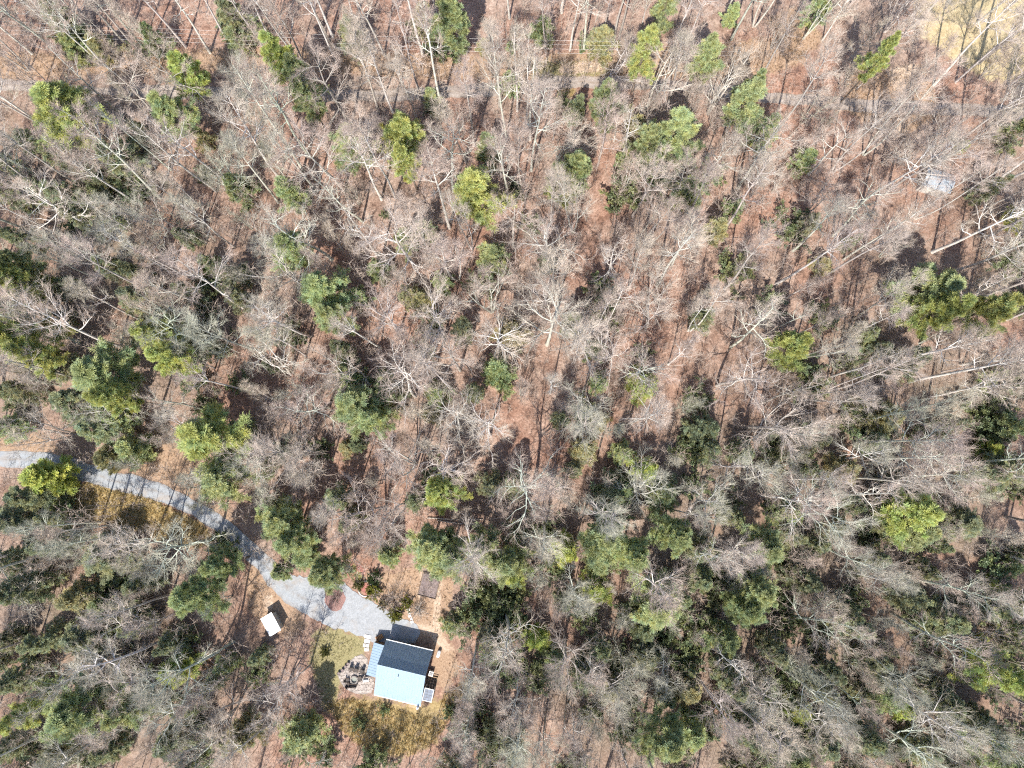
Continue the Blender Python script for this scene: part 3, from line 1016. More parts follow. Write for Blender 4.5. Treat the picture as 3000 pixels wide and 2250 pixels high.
def bare_tree(seed, h=26.0, r0=0.24, clear=0.5, limbs=13, spread=5.5, elev=(30, 60), lift=0.10, crook=0.10, forks=1, per=(7, 6, 5), twig=1.1, trunk_wob=0.02, lean=0.0, tw_r=0.0088):
    r = np.random.default_rng(seed)
    wood, fine = MB(), MB()
    limb_p, limb_r = [], []
    tops = []
    # one or several stems
    m = 12
    for k in range(forks):
        a = r.uniform(0, 6.28) + k * 2 * math.pi / forks
        d = np.array([[math.cos(a) * (0.16 if forks > 1 else lean), math.sin(a) * (0.16 if forks > 1 else lean), 1.0]])
        hh = h * (1.0 if k == 0 else r.uniform(.82, .97))
        p = grow(r, np.array([[0.12 * math.cos(a) * (forks > 1), 0.12 * math.sin(a) * (forks > 1), -0.35]]), d, np.array([hh]), m, 0.05, trunk_wob)
        rr0 = r0 * (1.0 if forks == 1 else 0.75)
        tt = np.linspace(0, 1, m)
        rad = (rr0 * (1 - 0.86 * tt ** 1.1))[None]
        rad[0, 0] *= 1.35
        wood.tubes(p, rad, 7)
        tops.append((p, rad))
    per_stem = max(5, limbs // forks)
    for p, rad in tops:
        st, tg, rd, s, _ = children(r, p, rad, per_stem, clear, 0.97)
        az = r.uniform(0, 6.28) + np.arange(per_stem) * 2.4 + r.uniform(-.4, .4, per_stem)
        q = (s - clear) / (1 - clear)
        el = np.radians(elev[0] + (elev[1] - elev[0]) * q + r.uniform(-12, 12, per_stem))
        d = np.stack([np.cos(az) * np.cos(el), np.sin(az) * np.cos(el), np.sin(el)], -1)
        L = spread * (1.05 - 0.55 * q) * r.uniform(.65, 1.15, per_stem)
        lp = grow(r, st, d, L, 8, lift, crook)
        lr = np.minimum(rd * 0.7, 0.02 + L * 0.016)[:, None] * (1 - 0.82 * np.linspace(0, 1, 8))[None]
        wood.tubes(lp, lr, 5)
        limb_p.append(lp); limb_r.append(lr)
    lp = np.concatenate(limb_p); lr = np.concatenate(limb_r)
    ll = np.linalg.norm(lp[:, -1] - lp[:, 0], axis=1)
    st, tg, rd, s, pi = children(r, lp, lr, per[0], 0.22, 0.97)
    d2 = side_dirs(r, tg, 22, 50)
    L2 = ll[pi] * (0.62 - 0.33 * s) * r.uniform(.7, 1.25, len(st))
    p2 = grow(r, st, d2, L2, 5, lift * 1.1, crook * 1.2)
    r2 = np.minimum(rd * 0.8, 0.065)[:, None] * (1 - 0.7 * np.linspace(0, 1, 5))[None]
    wood.tubes(p2, r2, 4)
    st, tg, rd, s, pi = children(r, p2, r2, per[1], 0.2, 0.98)
    d3 = side_dirs(r, tg, 18, 44)
    L3 = np.maximum(0.5, L2[pi] * (0.6 - 0.25 * s) * r.uniform(.7, 1.3, len(st)))
    p3 = grow(r, st, d3, L3, 4, lift * 1.2, crook * 1.3)
    r3 = np.full(len(st), 1.0)[:, None] * (tw_r * 2.1 * (1 - 0.55 * np.linspace(0, 1, 4)))[None]
    fine.tubes(p3, r3, 3)
    st, tg, rd, s, pi = children(r, p3, r3, per[2], 0.25, 0.98)
    d4 = side_dirs(r, tg, 14, 40)
    L4 = twig * r.uniform(.5, 1.3, len(st))
    p4 = grow(r, st, d4, L4, 2, lift, 0.12)
    fine.tubes(p4, np.tile([tw_r, 0.0], (len(st), 1)), 3, close_tip=True)
    return wood.mesh('trunk', M_BARK, True), fine.mesh('crown', M_TWIG)


def needle_tris(r, base, direc, per, length, width, spread):
    """tufts of narrow triangles around given points; returns (T,3,3) and the tuft index"""
    B = len(base)
    d = unit(np.repeat(direc, per, 0) + r.normal(0, spread, (B * per, 3)))
    b = np.repeat(base, per, 0)
    L = (length * r.uniform(.65, 1.25, B * per))[:, None]
    w = unit(np.cross(d, r.normal(0, 1, (B * per, 3)))) * (width * r.uniform(.7, 1.2, B * per))[:, None]
    tip = b + d * L
    return np.stack([b - w * 0.4, tip + w * 0.5, tip - w * 0.5 + d * L * .25], 1), np.repeat(np.arange(B), per)


def tones(r, group_id, n_groups, vert_per=3):
    t = r.uniform(0.8, 1.22, (n_groups, 1)) * np.array([[1.0, 1.0, 1.0]])
    warm = r.uniform(-1, 1, (n_groups, 1))
    t = t * (1 + warm * np.array([[0.14, 0.02, -0.16]]))
    return np.repeat(t[group_id], vert_per, 0)


def pine(seed, h=20.0, R=4.0, z0=0.35, n=46, droop=-0.02, shape=0.75, shoots=11, tufts=7, per=9, nl=0.46, nw=0.065, rag=0.5, up=0.12):
    """white-pine-like evergreen: whorled limbs carrying plumes of needle tufts"""
    r = np.random.default_rng(seed)
    wood, leaf = MB(), MB()
    p = grow(r, np.array([[0, 0, -0.35]]), np.array([[0, 0, 1.0]]), np.array([h]), 10, 0.05, 0.012)
    rad = (0.010 * h * (1 - 0.9 * np.linspace(0, 1, 10)))[None] + 0.01
    wood.tubes(p, rad, 7)
    st, tg, rd, s, _ = children(r, p, rad, n, z0, 0.985)
    q = (s - z0) / (1 - z0)
    az = np.arange(n) * 2.4 + r.uniform(-.5, .5, n)
    lop = 1 + 0.25 * np.cos(az - r.uniform(0, 6.28))
    L = R * np.clip((1.02 - q), 0.05, 1) ** shape * np.minimum(1, 0.55 + q * 2.2) * (1 - rag * r.random(n)) * lop
    el = np.radians(-6 + 50 * q ** 1.5 + r.uniform(-10, 10, n))
    d = np.stack([np.cos(az) * np.cos(el), np.sin(az) * np.cos(el), np.sin(el)], -1)
    bp = grow(r, st, d, L, 7, up * 0.5 + droop, 0.07)
    br = np.minimum(rd * 0.6, 0.015 + 0.012 * L)[:, None] * (1 - 0.85 * np.linspace(0, 1, 7))[None]
    wood.tubes(bp, br, 4)
    cs, ct, cr, s2, pi = children(r, bp, br, shoots, 0.24, 1.0)
    flat = ct.copy()
    d2 = side_dirs(r, flat, 15, 65); d2[:, 2] = d2[:, 2] * 0.45 + 0.10
    L2 = np.maximum(0.35, L[pi] * (0.42 - 0.2 * s2) * r.uniform(.7, 1.25, len(cs)))
    sp = grow(r, cs, d2, L2, 4, up, 0.08)
    leaf.tubes(sp, np.tile([0.018, 0.014, 0.01, 0.006], (len(sp), 1)), 3)
    n_stalk = leaf.n
    ts, tt, _, s3, si = children(r, sp, np.ones((len(sp), 4)), tufts, 0.2, 1.0)
    tri, gid = needle_tris(r, ts, unit(tt + np.array([0, 0, .35])), per, nl, nw, 0.55)
    leaf.tris(tri)
    return wood.mesh('trunk', M_BARK, True), leaf.mesh('crown', M_NEEDLE, tone=np.concatenate([np.tile([0.5, 0.4, 0.55], (n_stalk, 1)), tones(r, si[gid], len(sp))]))


def hemlock(seed, h=14.0, R=3.8):
    return pine(seed, h, R, z0=0.12, n=58, droop=-0.10, shape=0.85, shoots=10, tufts=6, per=8, nl=0.32, nw=0.075, rag=0.3, up=-0.03)


def leafy_shrub(seed, h=3.6, R=2.6, stems=16, per_l=9, leaf=0.26, crowns=4):
    """broadleaf evergreen: many crooked stems with whorls of leaves near the ends"""
    r = np.random.default_rng(seed)
    wood, lf = MB(), MB()
    az = np.arange(stems) * 2.4 + r.uniform(-.3, .3, stems)
    el = np.radians(r.uniform(28, 82, stems))
    d = np.stack([np.cos(az) * np.cos(el), np.sin(az) * np.cos(el), np.sin(el)], -1)
    L = np.where(el > 0.9, h, R * 1.05 / np.cos(el).clip(.4)) * r.uniform(.65, 1.05, stems)
    p = grow(r, np.column_stack([np.cos(az) * .2, np.sin(az) * .2, np.full(stems, -0.1)]), d, L, 6, 0.06, 0.12)
    rad = np.tile(np.linspace(0.045, 0.015, 6), (stems, 1))
    wood.tubes(p, rad, 4)
    st, tg, _, s, pi = children(r, p, rad, 8, 0.25, 1.0)
    d2 = side_dirs(r, tg, 25, 75); d2[:, 2] = np.abs(d2[:, 2]) * .6 + .12
    sp = grow(r, st, d2, 0.28 * L[pi] * r.uniform(.5, 1.2, len(st)), 4, 0.10, 0.15)
    wood.tubes(sp, np.tile([0.014, 0.011, 0.009, 0.005], (len(sp), 1)), 3)
    ts, tt, _, _, si = children(r, sp, np.ones((len(sp), 4)), crowns, 0.35, 1.0)
    tri, gid = needle_tris(r, ts, unit(tt + np.array([0, 0, .15])), per_l, leaf, leaf * 0.5, 0.9)
    lf.tris(tri)
    return wood.mesh('stem', M_BARK, True), lf.mesh('foliage', M_LEAF, tone=tones(r, si[gid], len(sp)))


def twig_shrub(seed, h=2.2, R=1.4, stems=26):
    r = np.random.default_rng(seed)
    wood, fine = MB(), MB()
    az = np.arange(stems) * 2.4; el = np.radians(r.uniform(35, 85, stems))
    d = np.stack([np.cos(az) * np.cos(el), np.sin(az) * np.cos(el), np.sin(el)], -1)
    L = h * r.uniform(.6, 1.05, stems)
    p = grow(r, np.column_stack([np.cos(az) * .12, np.sin(az) * .12, np.full(stems, -0.1)]), d, L, 5, 0.05, 0.13)
    rad = np.tile(np.linspace(0.028, 0.012, 5), (stems, 1)); wood.tubes(p, rad, 3)
    st, tg, _, s, pi = children(r, p, rad, 7, 0.2, 0.97)
    sp = grow(r, st, side_dirs(r, tg, 25, 60), 0.4 * L[pi] * r.uniform(.5, 1.2, len(st)), 3, 0.06, 0.15)
    rs = np.tile([0.012, 0.010, 0.006], (len(sp), 1)); fine.tubes(sp, rs, 3)
    st, tg, _, s, pi = children(r, sp, rs, 4, 0.2, 0.97)
    fine.tubes(grow(r, st, side_dirs(r, tg, 20, 55), r.uniform(.15, .45, len(st)), 2, 0.05, 0.1), np.tile([0.009, 0.0], (len(st), 1)), 3, close_tip=True)
    return wood.mesh('stem', M_BARK, True), fine.mesh('foliage', M_TWIG)


TALL = [bare_tree(100 + i, **k) for i, k in enumerate([
    dict(h=27, r0=0.25, clear=0.52, limbs=14, spread=4.6, elev=(28, 62)),
    dict(h=28, r0=0.26, clear=0.58, limbs=13, spread=4.0, elev=(35, 65), crook=0.08),
    dict(h=26, r0=0.23, clear=0.48, limbs=15, spread=5.0, elev=(20, 58)),
    dict(h=27, r0=0.22, clear=0.55, limbs=14, spread=4.4, elev=(30, 66), forks=2, trunk_wob=0.03),
    dict(h=25, r0=0.22, clear=0.45, limbs=16, spread=4.4, elev=(25, 60), lean=0.05),
    dict(h=26, r0=0.24, clear=0.40, limbs=12, spread=4.8, elev=(15, 55), crook=0.16, per=(6, 4, 3), tw_r=0.011),
    dict(h=24, r0=0.20, clear=0.62, limbs=10, spread=3.2, elev=(35, 68), crook=0.10, per=(6, 5, 4)),
    dict(h=29, r0=0.27, clear=0.60, limbs=12, spread=4.6, elev=(30, 62), crook=0.12),
])]
BROAD = [bare_tree(200 + i, **k) for i, k in enumerate([
    dict(h=22, r0=0.30, clear=0.34, limbs=12, spread=8.0, elev=(18, 60), lift=0.06, crook=0.17, trunk_wob=0.04, per=(8, 6, 5)),
    dict(h=21, r0=0.28, clear=0.32, limbs=12, spread=7.4, elev=(22, 62), lift=0.08, crook=0.19, forks=2, trunk_wob=0.04, per=(8, 6, 5)),
    dict(h=23, r0=0.30, clear=0.40, limbs=11, spread=7.4, elev=(15, 60), lift=0.07, crook=0.20, trunk_wob=0.05, per=(8, 6, 5)),
    dict(h=20, r0=0.26, clear=0.30, limbs=13, spread=7.0, elev=(25, 65), lift=0.07, crook=0.16, forks=3, trunk_wob=0.04, per=(8, 6, 5)),
])]
UNDER = [bare_tree(300 + i, **k) for i, k in enumerate([
    dict(h=14, r0=0.12, clear=0.30, limbs=15, spread=3.4, elev=(38, 72), lift=0.12, crook=0.08, per=(7, 5, 4), twig=0.85, tw_r=0.009),
    dict(h=12, r0=0.11, clear=0.25, limbs=16, spread=3.2, elev=(40, 74), lift=0.13, crook=0.08, forks=3, per=(7, 5, 4), twig=0.8, tw_r=0.009),
    dict(h=16, r0=0.13, clear=0.40, limbs=15, spread=3.0, elev=(42, 74), lift=0.12, crook=0.09, per=(7, 5, 4), twig=0.85, tw_r=0.009),
    dict(h=11, r0=0.10, clear=0.22, limbs=14, spread=3.3, elev=(30, 70), lift=0.10, crook=0.12, forks=2, per=(7, 5, 4), twig=0.75, tw_r=0.009),
])]
PINES = [pine(400, 20, 4.2), pine(401, 21, 3.8, z0=0.42, rag=0.5), pine(402, 19, 4.4, z0=0.32, n=52, rag=0.45), pine(403, 20, 3.6, z0=0.38, n=44)]
YOUNG = [pine(420, 9, 2.5, z0=0.10, n=44, shoots=8, tufts=5, per=9, nl=0.32, nw=0.065), pine(421, 10, 2.4, z0=0.12, n=46, shoots=8, rag=0.45, per=9, nl=0.32, nw=0.065), pine(422, 8, 2.7, z0=0.08, n=42, shoots=8, per=9, nl=0.32, nw=0.065)]
HEMS = [hemlock(440), hemlock(441, 13, 4.1), hemlock(442, 15, 3.6)]
RHODO = [leafy_shrub(460), leafy_shrub(461, 3.2, 2.8), leafy_shrub(462, 4.0, 2.4)]
BUSH = [leafy_shrub(470, 1.5, 0.95, 22, 8, 0.13, 5), leafy_shrub(471, 1.4, 1.05, 22, 8, 0.13, 5)]
TWIGSH = [twig_shrub(480), twig_shrub(481, 2.6, 1.6)]

# ------------------------------------------------------------------ planting
TREES = []      # (root, kind phrase, crown x in the photo, crown y)
C_PINE_Y = (0.50, 0.54, 0.21); C_PINE_G = (0.44, 0.49, 0.25)
C_HEM = (0.36, 0.385, 0.23); C_RHO = (0.215, 0.25, 0.12); C_OLV = (0.46, 0.43, 0.23); C_BRI = (0.54, 0.58, 0.18); C_PALE = (0.47, 0.53, 0.27)


def jit(c, k=0.12):
    f = 1 + rnd.uniform(-k, k)
    return tuple(min(1, max(0.01, v * f * (1 + rnd.uniform(-k, k) * 0.22))) for v in c)


def plant(name, protos, base, scale, colr, barkc, kind, category, group, hfull, sxy=1.0, lean=0.06, cz=0.7):
    me = rnd.choice(protos)
    r = empty(name, base, rnd.uniform(0, 6.283))
    r.rotation_euler = (rnd.gauss(0, lean) * 0.6, rnd.gauss(0, lean) * 0.6, rnd.uniform(0, 6.283))
    r.scale = (scale * sxy, scale * sxy, scale)
    inst(me[0].name.split('.')[0], me[0], r, barkc)
    inst(me[1].name.split('.')[0], me[1], r, colr)
    tag(r, None, category, group)
    z = base[2] + hfull * scale * cz
    px, py = PX(base[0], base[1], z)
    TREES.append((r, kind, px, py))
    return r


# kinds of evergreen: prototypes, full height, crown radius of the prototype, colour, crown-centre height share
EV = {
    'W': (PINES, 20.0, 4.0, C_PINE_Y, 0.66, 'pine_tree', 'yellow-green pine', 'pine tree', 'pines among the bare trees', 18.5),
    'G': (PINES, 20.0, 4.0, C_PINE_G, 0.66, 'pine_tree', 'mid-green pine', 'pine tree', 'pines among the bare trees', 17.0),
    'g': (YOUNG, 9.0, 2.5, C_PINE_G, 0.5, 'young_pine', 'small green pine', 'pine tree', 'young pines among the bare trees', 8.5),
    'p': (YOUNG, 9.0, 2.5, C_PALE, 0.5, 'young_pine', 'small pale green pine', 'pine tree', 'young pines among the bare trees', 9.0),
    'o': (YOUNG, 9.0, 2.5, C_OLV, 0.5, 'young_pine', 'small olive pine', 'pine tree', 'young pines among the bare trees', 8.0),
    'y': (YOUNG, 9.0, 2.5, C_BRI, 0.5, 'young_pine', 'small yellow-green pine', 'pine tree', 'young pines among the bare trees', 7.0),
    'H': (HEMS, 14.0, 3.8, C_HEM, 0.5, 'hemlock_tree', 'grey-green hemlock', 'hemlock', 'hemlocks under the bare crowns', 11.0),
    'D': (RHODO, 3.6, 2.6, C_RHO, 0.6, 'evergreen_shrub', 'dark leafy evergreen thicket', 'shrub', 'dark evergreen thickets', 4.0),
}
# type, crown centre in the photo, crown radius in photo pixels (, height)
EVERGREENS = '''
g 206 134 35|o 289 137 38|g 450 110 34|D 398 148 30|H 174 54 60|g 698 123 34|H 680 54 60|D 745 98 40|W 550 205 44|W 177 300 82|G 506 343 58|g 80 400 30|o 597 405 24
H 343 465 80|H 30 564 60|D 390 550 48|D 597 506 25|g 691 550 38|H 181 571 55|g 861 563 42|W 823 192 46|G 889 250 45|G 914 307 42|H 1033 98 50|G 1322 47 55|o 1246 54 40
D 1283 141 34|D 1337 145 30|o 1420 130 20|g 1496 127 14|g 1493 231 28|g 1265 293 28|D 1279 325 25|G 1040 425 60|W 1182 400 54|W 1192 481 42|p 1427 434 38|W 1402 570 70
D 1500 564 34|g 1593 83 32|o 1766 119 40|D 1719 123 26|p 1947 22 38|D 1940 80 18|W 1885 152 46|G 2059 174 46|g 2146 50 25|G 1777 286 44|D 1647 289 22|G 2171 315 58|G 2204 262 30
g 2236 390 36|G 1972 398 62|G 1910 409 40|o 1875 362 30|G 1690 475 52|W 1640 532 40|p 1835 459 22|D 1828 564 54|D 1950 521 30|g 2012 553 42|p 2392 25 35|W 2562 185 34|g 2355 474 32
y 2822 430 16|p 2970 390 35|H 2909 553 26|G 36 774 52|W 40 830 46|G 22 919 40|W 47 995 62|H 409 810 45|H 409 875 62|g 604 770 25|W 474 980 50|W 481 1056 46|G 325 1100 80|W 345 1165 46
H 669 803 40|H 687 868 40|H 181 1071 55|W 90 1038 40|G 856 731 54|G 943 862 64|G 968 925 45|g 1048 875 28|g 1109 796 30|g 1192 705 34|g 1250 684 28|D 1131 630 14|g 1445 767 42
o 1207 872 32|o 1239 883 30|g 1294 836 28|H 1001 1024 40|g 1008 1092 34|g 1456 1092 46|o 1503 992 44|g 1131 1129 40|g 1040 1125 34|D 1239 1031 30|H 1355 966 40|D 1760 862 46|D 1772 930 48
D 1556 658 28|H 1600 756 34|g 2153 611 26|o 2099 669 34|H 2066 930 36|y 1889 1125 42|p 1755 1125 26|D 1878 1038 26|p 1744 1024 28|G 2721 825 72|W 2742 897 50|W 2887 912 54
W 2309 1015 52|y 2981 633 30|D 2413 930 42|o 2406 774 26|H 2659 1056 58|D 2395 1121 44|p 2898 1107 22|D 2645 897 34|p 22 1248 34|g 347 1222 40|g 391 1310 44|o 311 1346 34
y 145 1390 58|W 605 1300 88|G 640 1390 60|H 90 1454 64|H 54 1516 70|G 655 1655 44|D 640 1590 30|H 805 1560 30|H 315 1635 80|H 217 1183 70|H 290 1255 60
G 1026 1187 62|G 1077 1232 40|o 1008 1310 22|g 1131 1165 44|g 1275 1150 34|o 1257 1216 24|H 1388 1154 36|W 1286 1440 44|H 1435 1425 48|H 986 1465 48|H 1022 1527 40|G 820 1534 46
G 878 1581 48|g 896 1632 34|g 790 1500 34|G 950 1682 44|g 823 1679 24|G 1245 1590 56|G 1310 1612 58|G 1427 1612 46|G 1474 1660 52|g 1131 1621 30|H 1218 1465 38|D 935 1317 28|g 784 1389 16
D 1708 1205 34|o 1755 1237 26|H 1636 1227 30|o 1705 1324 38|p 1813 1331 30|y 1889 1375 40|g 1936 1447 46|H 1791 1462 44|g 1828 1440 30|G 1972 1570 50|G 1763 1581 58|G 1853 1628 50|g 1755 1657 36
y 1658 1603 38|y 1502 1671 46|G 2233 1606 50|D 2045 1172 40|H 2059 1252 54|o 2587 1219 54|o 2471 1375 38|W 2660 1512 62|G 2700 1550 56|g 2960 1255 40|y 2894 1317 30|D 2453 1480 34|g 2305 1509 36
H 2815 1534 66|H 2960 1371 70|H 2880 1390 44|o 235 1758 44|g 307 1769 34|G 560 1740 56|y 532 1962 44|D 445 1993 42|g 658 1950 28|D 752 1975 34|G 202 2060 70|W 108 2084 46|g 188 2131 40
H 253 1867 74|H 506 1885 44|o 709 2156 40|G 362 2077 44|H 506 2174 60|H 72 1722 70|H 130 1880 50|H 400 1830 48|g 885 2145 50|D 1420 1752 60|g 1330 1827 28|D 1402 1813 58|g 1445 1914 30|D 1395 2084 32
D 1124 2084 14|D 1051 2119 20|D 1322 2085 20|D 950 2205 34|D 1095 2230 40|H 1438 2149 34|D 1456 2214 54|y 1741 1726 38|y 1575 1867 34|g 1636 1921 26|G 1922 1769 62|H 1955 1712 46
D 1972 1805 56|D 1929 1885 52|G 2178 1784 44|G 2218 1722 50|g 2117 1860 40|H 1716 1975 56|o 1791 2012 34|o 2016 2022 42|G 1954 2156 62|g 2023 2131 40|D 1488 1766 36|H 2189 2138 54
H 2363 1704 50|y 2334 2073 34|g 2616 2040 44|y 2645 2080 28|y 2909 1719 26|g 2960 1769 40|y 2858 1896 30|g 2970 1852 30|y 2869 1961 42|W 2941 1968 52|H 2663 1744 56|H 2760 1813 64|g 2327 2225 40
H 2768 2048 56|G 2923 2236 48|H 2480 1830 56|H 2560 1930 50|H 2420 1960 44|H 2850 2130 56|H 2700 2190 54|H 2520 2160 50|H 2130 1980 50|H 2260 1900 44|D 2300 1830 44|H 2050 1700 44|H 2400 1290 36|H 2180 1330 40
H 2560 1640 44|H 2390 1600 40|H 30 1640 50|H 160 1600 44|H 420 1700 50|H 60 1990 50|H 320 2190 50|H 560 2070 36|H 30 2190 50|D 2030 1420 34|D 2120 1480 36|H 250 640 50|H 60 700 40|D 150 860 34|H 560 860 40|D 640 1000 30|D 700 1120 30|D 560 1120 34
'''
EVPX = [(2758, 525, 34), (1700, 212, 78), (120, 200, 62), (230, 245, 46), (430, 262, 36), (600, 190, 40), (1620, 190, 50), (2060, 160, 40), (1170, 1965, 95), (1040, 1790, 70), (1040, 1970, 50)]
for tok in EVERGREENS.replace('\n', '|').split('|'):
    if not tok.strip():
        continue
    t = tok.split()
    protos, hp, rp, colr, cz, nm, kind, cat, grp, hh = EV[t[0]]
    px, py, rad = float(t[1]), float(t[2]), float(t[3])
    if t[0] in 'WGgpyo' and rad > 24:
        EVPX.append((px, py, rad * 0.8))
    hh = hh * rnd.uniform(.88, 1.12)
    if t[0] in 'gpoy':
        hh = max(3.0, hh * min(1.25, rad / 36.0))
    elif t[0] == 'D':
        hh = max(1.6, 4.2 * rad / 44.0)
    x, y = P0(px, py, hh * cz)
    z = float(gheight(x, y))
    Rm = rad * 0.0577 * (1 - hh * cz / CAMH)
    s = hh / hp
    sxy = Rm * (1.62 if t[0] in 'WGgpoy' else 1.3) / (rp * s)
    sxy = min(max(sxy, 0.7), 2.4)
    plant(nm, protos, (x, y, z), s, jit(colr), (0.16, 0.125, 0.10), kind, cat, grp, hp, sxy, 0.03, cz)

# ---- bare trees: those whose trunks can be followed to the ground, then the rest of the stand
BARE_T = '''84 208|95 158|158 140|190 112|282 102|418 163|437 160|545 138|616 155|680 145|783 158|802 145|370 130|636 560|660 530|470 580|402 598|362 340|155 388|889 188|993 199|964 119|975 108
1040 69|1127 163|1239 159|1214 76|1312 141|1077 98|1109 329|1151 329|1294 315|1236 300|1389 427|1366 477|1529 557|1487 597|888 499|930 562|903 456|820 524|1160 579|1118 584|1493 54|1670 148|1710 148|1768 101
1799 108|1813 116|1954 318|1540 383|1553 409|1484 405|1752 485|2142 116|2222 235|2735 250|2800 240|2865 185|2862 66|2258 409|2525 593|2439 503|2811 412|2901 550|409 600|398 803|727 912|481 868|687 724|231 1002
767 1031|1062 648|1326 818|1341 821|1384 731|1254 731|1678 680|1614 651|1853 633|2005 644|1893 720|1764 836|1840 850|1967 778|2124 847|1611 886|2141 1017|2019 970|2424 803|2274 832|2576 1071|2435 1103|2663 1118
2497 937|2468 991|2323 734|2732 738|2793 796|298 1530|342 1534|362 1545|387 1559|452 1585|517 1581|910 1947|968 2195|1051 2215|1149 2228|1200 2238|1308 2185|1398 2048|1456 2131|1842 1245|1719 1462|2088 1360|2265 1277
2533 1340|2431 1440|2855 1400|2229 1183|2424 1145|2366 1588|1190 1480|684 1880|2844 1355|2500 1300|2230 1450'''
BARE_B = '''972 760|878 828|1221 792|1442 915|1171 977|1305 984|1080 1085|852 1100|1889 322|1627 477|2074 333|1508 734|1893 966|1585 901|174 940|324 691|575 975|878 1345|1134 1483|1218 1161|1348 1085|1464 1031|1603 1009|1788 1053
1438 1274|1857 1447|1654 1863|1947 1925|1828 1903|640 1567|850 1990|700 2060|2300 1500|2100 1130|2180 1250|2620 1400|2440 690|2600 560|2880 700|560 700|300 420|620 330|1010 560|1330 560|1720 1180|1560 1420'''
CLEAR_E = [(1130, 690, 62, 80), (940, 620, 55, 50), (1660, 640, 45, 80), (1722, 690, 34, 110), (1690, 830, 34, 100), (1530, 1330, 55, 75), (1600, 1110, 34, 40), (1430, 1290, 60, 70), (1340, 900, 40, 50),
           (500, 1300, 55, 60), (470, 1540, 130, 50), (1070, 1230, 0, 0), (1160, 2125, 170, 75), (1010, 1900, 120, 120), (1330, 1950, 50, 150), (770, 1790, 60, 90), (1260, 1740, 75, 110), (1310, 1830, 45, 80), (1480, 1200, 50, 60), (1750, 640, 40, 60)]
ROADW = np.array([P0(*q) for q in ROAD]); DRIVEW = np.array([P0(*q) for q in DRIVE])


def seg_dist(x, y, line):
    d = 1e9
    for (ax, ay), (bx, by) in zip(line[:-1], line[1:]):
        ex, ey = bx - ax, by - ay
        t = min(1, max(0, ((x - ax) * ex + (y - ay) * ey) / (ex * ex + ey * ey)))
        d = min(d, math.hypot(x - ax - t * ex, y - ay - t * ey))
    return d


def seg_dist_v(x, y, line):
    d = np.full(x.shape, 1e9)
    for (ax, ay), (bx, by) in zip(line[:-1], line[1:]):
        ex, ey = bx - ax, by - ay
        t = np.clip(((x - ax) * ex + (y - ay) * ey) / (ex * ex + ey * ey), 0, 1)
        d = np.minimum(d, np.hypot(x - ax - t * ex, y - ay - t * ey))
    return d


GX0, GY0, GST = -120.0, -80.0, 0.4
_gx, _gy = np.meshgrid(np.arange(GX0, 120, GST), np.arange(GY0, 120, GST))
_hgrid = gheight(_gx, _gy)
D_ROAD = seg_dist_v(_gx, _gy, ROADW); D_DRIVE = seg_dist_v(_gx, _gy, DRIVEW)
_ca, _sa = math.cos(math.radians(-12.5)), math.sin(math.radians(-12.5))
_lx = (_gx + 19.34) * _ca + (_gy + 31.75) * _sa; _ly = -(_gx + 19.34) * _sa + (_gy + 31.75) * _ca
_bad = (poly_sdf(_gx, _gy, poly_w(PARKING)) > -1.2) | (poly_sdf(_gx, _gy, PATIO) > -1.0)
_bad |= (_lx > -7.0) & (_lx < 6.8) & (_ly > -7.5) & (_ly < 5.0)
_bad |= (np.hypot(_gx + 41.2, _gy + 25.3) < 3.2) | (np.hypot(_gx - 70.2, _gy - 48.7) < 3.6)
_field = poly_sdf(_gx, _gy, poly_w(ZONES['field'][0])) > 0
_ppx, _ppy = PXa(_gx, _gy, 0.0)
_clr = np.zeros(_gx.shape, bool)
for cx, cy, rx, ry in CLEAR_E:
    if rx:
        _clr |= ((_ppx - cx) / rx) ** 2 + ((_ppy - cy) / ry) ** 2 < 1


def allowed(x, y, clear=True, drive=2.6):
    i = int((y - GY0) / GST); j = int((x - GX0) / GST)
    if not (0 <= i < _gx.shape[0] and 0 <= j < _gx.shape[1]): return False
    if _bad[i, j] or D_ROAD[i, j] < drive - 1.2 or D_DRIVE[i, j] < drive: return False
    if clear and (_clr[i, j] or (_field[i, j] and rnd.random() < 0.85)): return False
    return True


def gz(x, y):
    i = min(max(int((y - GY0) / GST), 0), _gx.shape[0] - 1); j = min(max(int((x - GX0) / GST), 0), _gx.shape[1] - 1)
    return float(_hgrid[i, j])


BARKS = [(0.62, 0.57, 0.52), (0.55, 0.51, 0.465), (0.48, 0.43, 0.39), (0.50, 0.50, 0.43), (0.40, 0.36, 0.325), (0.66, 0.62, 0.57)]
TWIGS = [(0.40, 0.32, 0.265), (0.43, 0.355, 0.30), (0.34, 0.27, 0.23), (0.40, 0.36, 0.29), (0.44, 0.37, 0.30)]
TWIGS_DAMP = [(0.35, 0.36, 0.27), (0.32, 0.325, 0.25), (0.38, 0.365, 0.28)]
BARKS_DAMP = [(0.50, 0.53, 0.44), (0.44, 0.47, 0.39), (0.56, 0.56, 0.48)]
placed = []
KT = ('bare_tree', TALL, 'tall bare tree', 'tree', 'tall bare trees of the stand', 27.0)
KB = ('spreading_tree', BROAD, 'crooked spreading bare tree', 'tree', 'spreading bare trees of the stand', 21.5)
KU = ('understory_tree', UNDER, 'low fine-twigged bare tree', 'tree', 'low bare trees under the stand', 13.5)


